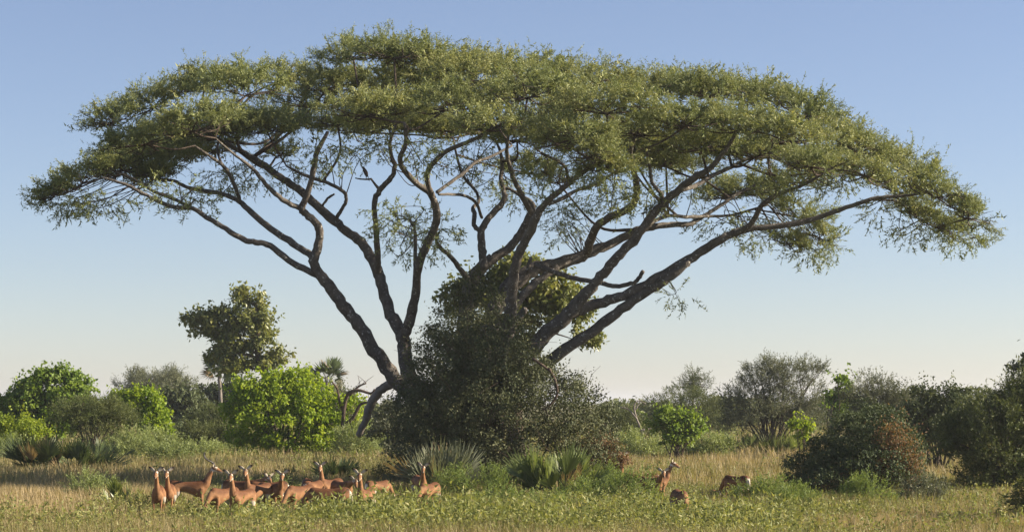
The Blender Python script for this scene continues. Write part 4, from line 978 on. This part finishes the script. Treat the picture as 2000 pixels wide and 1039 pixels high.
alert("impala doe standing side-on with raised head looking right, beyond the low shrub", 0, 60.0, 8, 20, face=-5, pit=66, hx=1319)
make_impala("impala mostly hidden by the low shrub left of the raised-head doe", 1252, 62.0, 178, seed=21, **GZ)
alert("impala with pale ears showing over the low shrub before the raised-head doe", 0, 58.8, -60, 22, pit=30, hx=1292)
make_impala("impala grazing alone toward us with a dark rounded back", 1328, 50.0, -82, seed=23, **GZ)
make_impala("impala grazing alone, russet rump above the low green shrub near the mound", 1438, 60.0, 125, seed=24, **GZ)
alert("tiny shaded impala head at the foot of the brown dry bush", 0, 72.0, -60, 25, pit=50, hx=1216)

# ================================================================== bird on the dead branch
bp0 = P(716, 350, TY + .75)
bird = thing("perched_bird", "small dark bird of prey perched on the bare dead branch", "bird", bp0 + np.array([0, 0, .03]))
bs = [(0, .06, .03), (.0, .12, .058), (-.02, .19, .075), (-.055, .27, .070), (-.085, .33, .052), (-.105, .37, .045), (-.13, .40, .028)]
v2, f2 = loft_solid(seg_secs([(x * 1.1, 0, z * 1.05 - .02) for x, z, _ in [(b[0], b[1], 0) for b in bs]], [b[2] for b in bs], .9), 10)
def rawmesh(nm, v, f, mat, par):
    me = bpy.data.meshes.new(nm); me.from_pydata([tuple(q) for q in v], [], f); me.materials.append(mat)
    me.polygons.foreach_set("use_smooth", np.ones(len(me.polygons), bool))
    o = bpy.data.objects.new(nm, me); COL.objects.link(o); o.parent = par; return o
rawmesh("body", v2, f2, M['feather'], bird)
v2, f2 = loft_solid([(np.array([x, 0, z]), np.array([0, hw, 0]), np.array([.008, 0, .012])) for x, z, hw in [(.02, .13, .035), (.05, .06, .035), (.075, -.02, .04), (.095, -.10, .035)]], 8)
rawmesh("tail", v2, f2, M['feather'], bird)
v2, f2 = loft_solid(seg_secs([(-.145, 0, .385), (-.175, 0, .38), (-.185, 0, .365)], [.014, .009, .003]), 6)
rawmesh("beak", v2, f2, M['beak'], bird)
for sgn in (-1, 1):
    v2, f2 = loft_solid(seg_secs([(0, sgn * .025, .08), (-.005, sgn * .025, .03), (-.02, sgn * .025, -.01)], [.014, .009, .008]), 6)
    rawmesh("leg", v2, f2, M['beak'], bird)

# ================================================================== grass and herbs
def scatter(y0, y1, dens, rng, margin=1.08):
    """even ground scatter over the strip the lens can see, in world metres"""
    n = int(dens * (y1 - y0) * (y0 + y1) * 0.5 * 2 * (1000 / F) * margin)
    t = rng.random(n); y = np.sqrt(y0 * y0 + t * (y1 * y1 - y0 * y0)); x = (rng.random(n) * 2 - 1) * y * (1000 / F) * margin
    return x, y
def straw_amount(x, y):
    a = noise2(x, y, 5.0, 21) * .45 + noise2(x, y, 1.4, 22) * .35 + noise2(x, y, .45, 23) * .25
    px = 1000 + x / y * F; py = HOR + F * CAMH / y
    def g_(cx, cy, rx, ry): return np.exp(-((px - cx) / rx) ** 2 - ((py - cy) / ry) ** 2)
    s = a - .04 + .45 * g_(60, 1000, 200, 40) + .40 * g_(1450, 905, 200, 22) + .25 * g_(330, 945, 260, 18) - .30 * g_(950, 1000, 350, 40) + .2 * g_(1750, 1035, 300, 18) - .12 * g_(600, 1000, 300, 25)
    return np.clip(s, 0, 1)
rng = np.random.default_rng(200)
gV = []; gA = []
for y0, y1, dens, hmul, wmul in ((39, 56, 210, 1.0, 1.0), (56, 70, 150, 1.0, 1.25), (70, 100, 55, 1.25, 1.9), (100, 150, 13, 1.4, 3.2), (150, 260, 3.0, 1.5, 5.5)):
    x, y = scatter(y0, y1, dens, rng); s = straw_amount(x, y)
    n = len(x); h = (.20 + .30 * rng.random(n) + .12 * s) * hmul * (.7 + .6 * noise2(x, y, 2.2, 31)); a = rng.random(n) * 6.283
    wd = .011 * wmul * rng.uniform(.7, 1.4, n); ln = rng.normal(0, .28, (n, 2)) * h[:, None]
    b = np.stack([x, y, np.full(n, -.02)], -1); sd_ = np.stack([np.cos(a), np.sin(a), 0 * a], -1) * wd[:, None]
    mid = b + np.stack([ln[:, 0] * .35, ln[:, 1] * .35, h * .62], -1); tip = b + np.stack([ln[:, 0], ln[:, 1], h], -1)
    gV.append(np.stack([b - sd_ * 1.25, b + sd_ * 1.25, tip], 1).reshape(-1, 3))
    gA.append(np.repeat(np.clip(s * .95 + rng.normal(-.08, .16, n), 0, 1), 3))
V = np.vstack(gV); go = emit("grass", V, np.arange(len(V)).reshape(-1, 3), M['straw'], attr=np.concatenate(gA))
go["kind"] = "stuff"; go["label"] = "knee-high straw and green grass covering the plain"; go["category"] = "grass"
print("grass quads", len(V) // 4)
hC = []; hL = []; hT = []
for y0, y1, dens, m in ((39, 57, 34, 1.0), (57, 75, 13, 1.0), (75, 110, 3.0, 1.4), (110, 200, .5, 2.6)):
    x, y = scatter(y0, y1, dens, rng); s = straw_amount(x, y); keep = rng.random(len(x)) > s * 1.15; x, y, s = x[keep], y[keep], s[keep]; n = len(x)
    hC.append(np.stack([x, y, np.full(n, -.01)], -1)); hL.append((.30 + .32 * rng.random(n)) * m * (1 + .42 * ((y > 43) & (y < 50.0))) * (.65 + .7 * noise2(x, y, 2.6, 41))); hT.append(np.clip(.5 + rng.normal(0, .18, n) + .5 * (noise2(x, y, 3, 42) - .5), 0, 1))
C = np.vstack(hC); L = np.concatenate(hL); T = np.concatenate(hT)
D = unit(np.array([0, 0, 1.]) + rng.normal(0, .35, C.shape))
V, Fc, A = place_twigs(TW_HERB, C, D, L, T, rng)
ho = emit("herb_cover", V, Fc, M['herb'], attr=A); ho["kind"] = "stuff"; ho["label"] = "low leafy green herbs growing through the grass"; ho["category"] = "ground cover"
print("herbs", len(C), len(Fc))
tot = 0
for o in scene.objects:
    if o.type == 'MESH': tot += sum(1 for _ in ()) + (len(o.data.loops) - 2 * len(o.data.polygons))
print("TRIS", tot)

# ================================================================== thin dusty air
hv = np.array([[x, y, z] for x in (-5600, 5600) for y in (-500, 8300) for z in (-1.2, 24.0)], float)
hf = np.array([[0, 1, 3, 2], [4, 6, 7, 5], [0, 4, 5, 1], [2, 3, 7, 6], [0, 2, 6, 4], [1, 5, 7, 3]])
hm = bpy.data.materials.new("haze"); n, out = nodes_of(hm)
pv = n.nodes.new("ShaderNodeVolumePrincipled"); pv.inputs['Color'].default_value = (0.86, 0.90, 0.96, 1); pv.inputs['Density'].default_value = 0.00022; pv.inputs['Anisotropy'].default_value = 0.25
n.links.new(pv.outputs[0], out.inputs['Volume'])
hz_o = emit("haze", hv, hf, hm); hz_o["kind"] = "stuff"; hz_o["label"] = "thin pale dusty air over the whole plain"; hz_o["category"] = "haze"
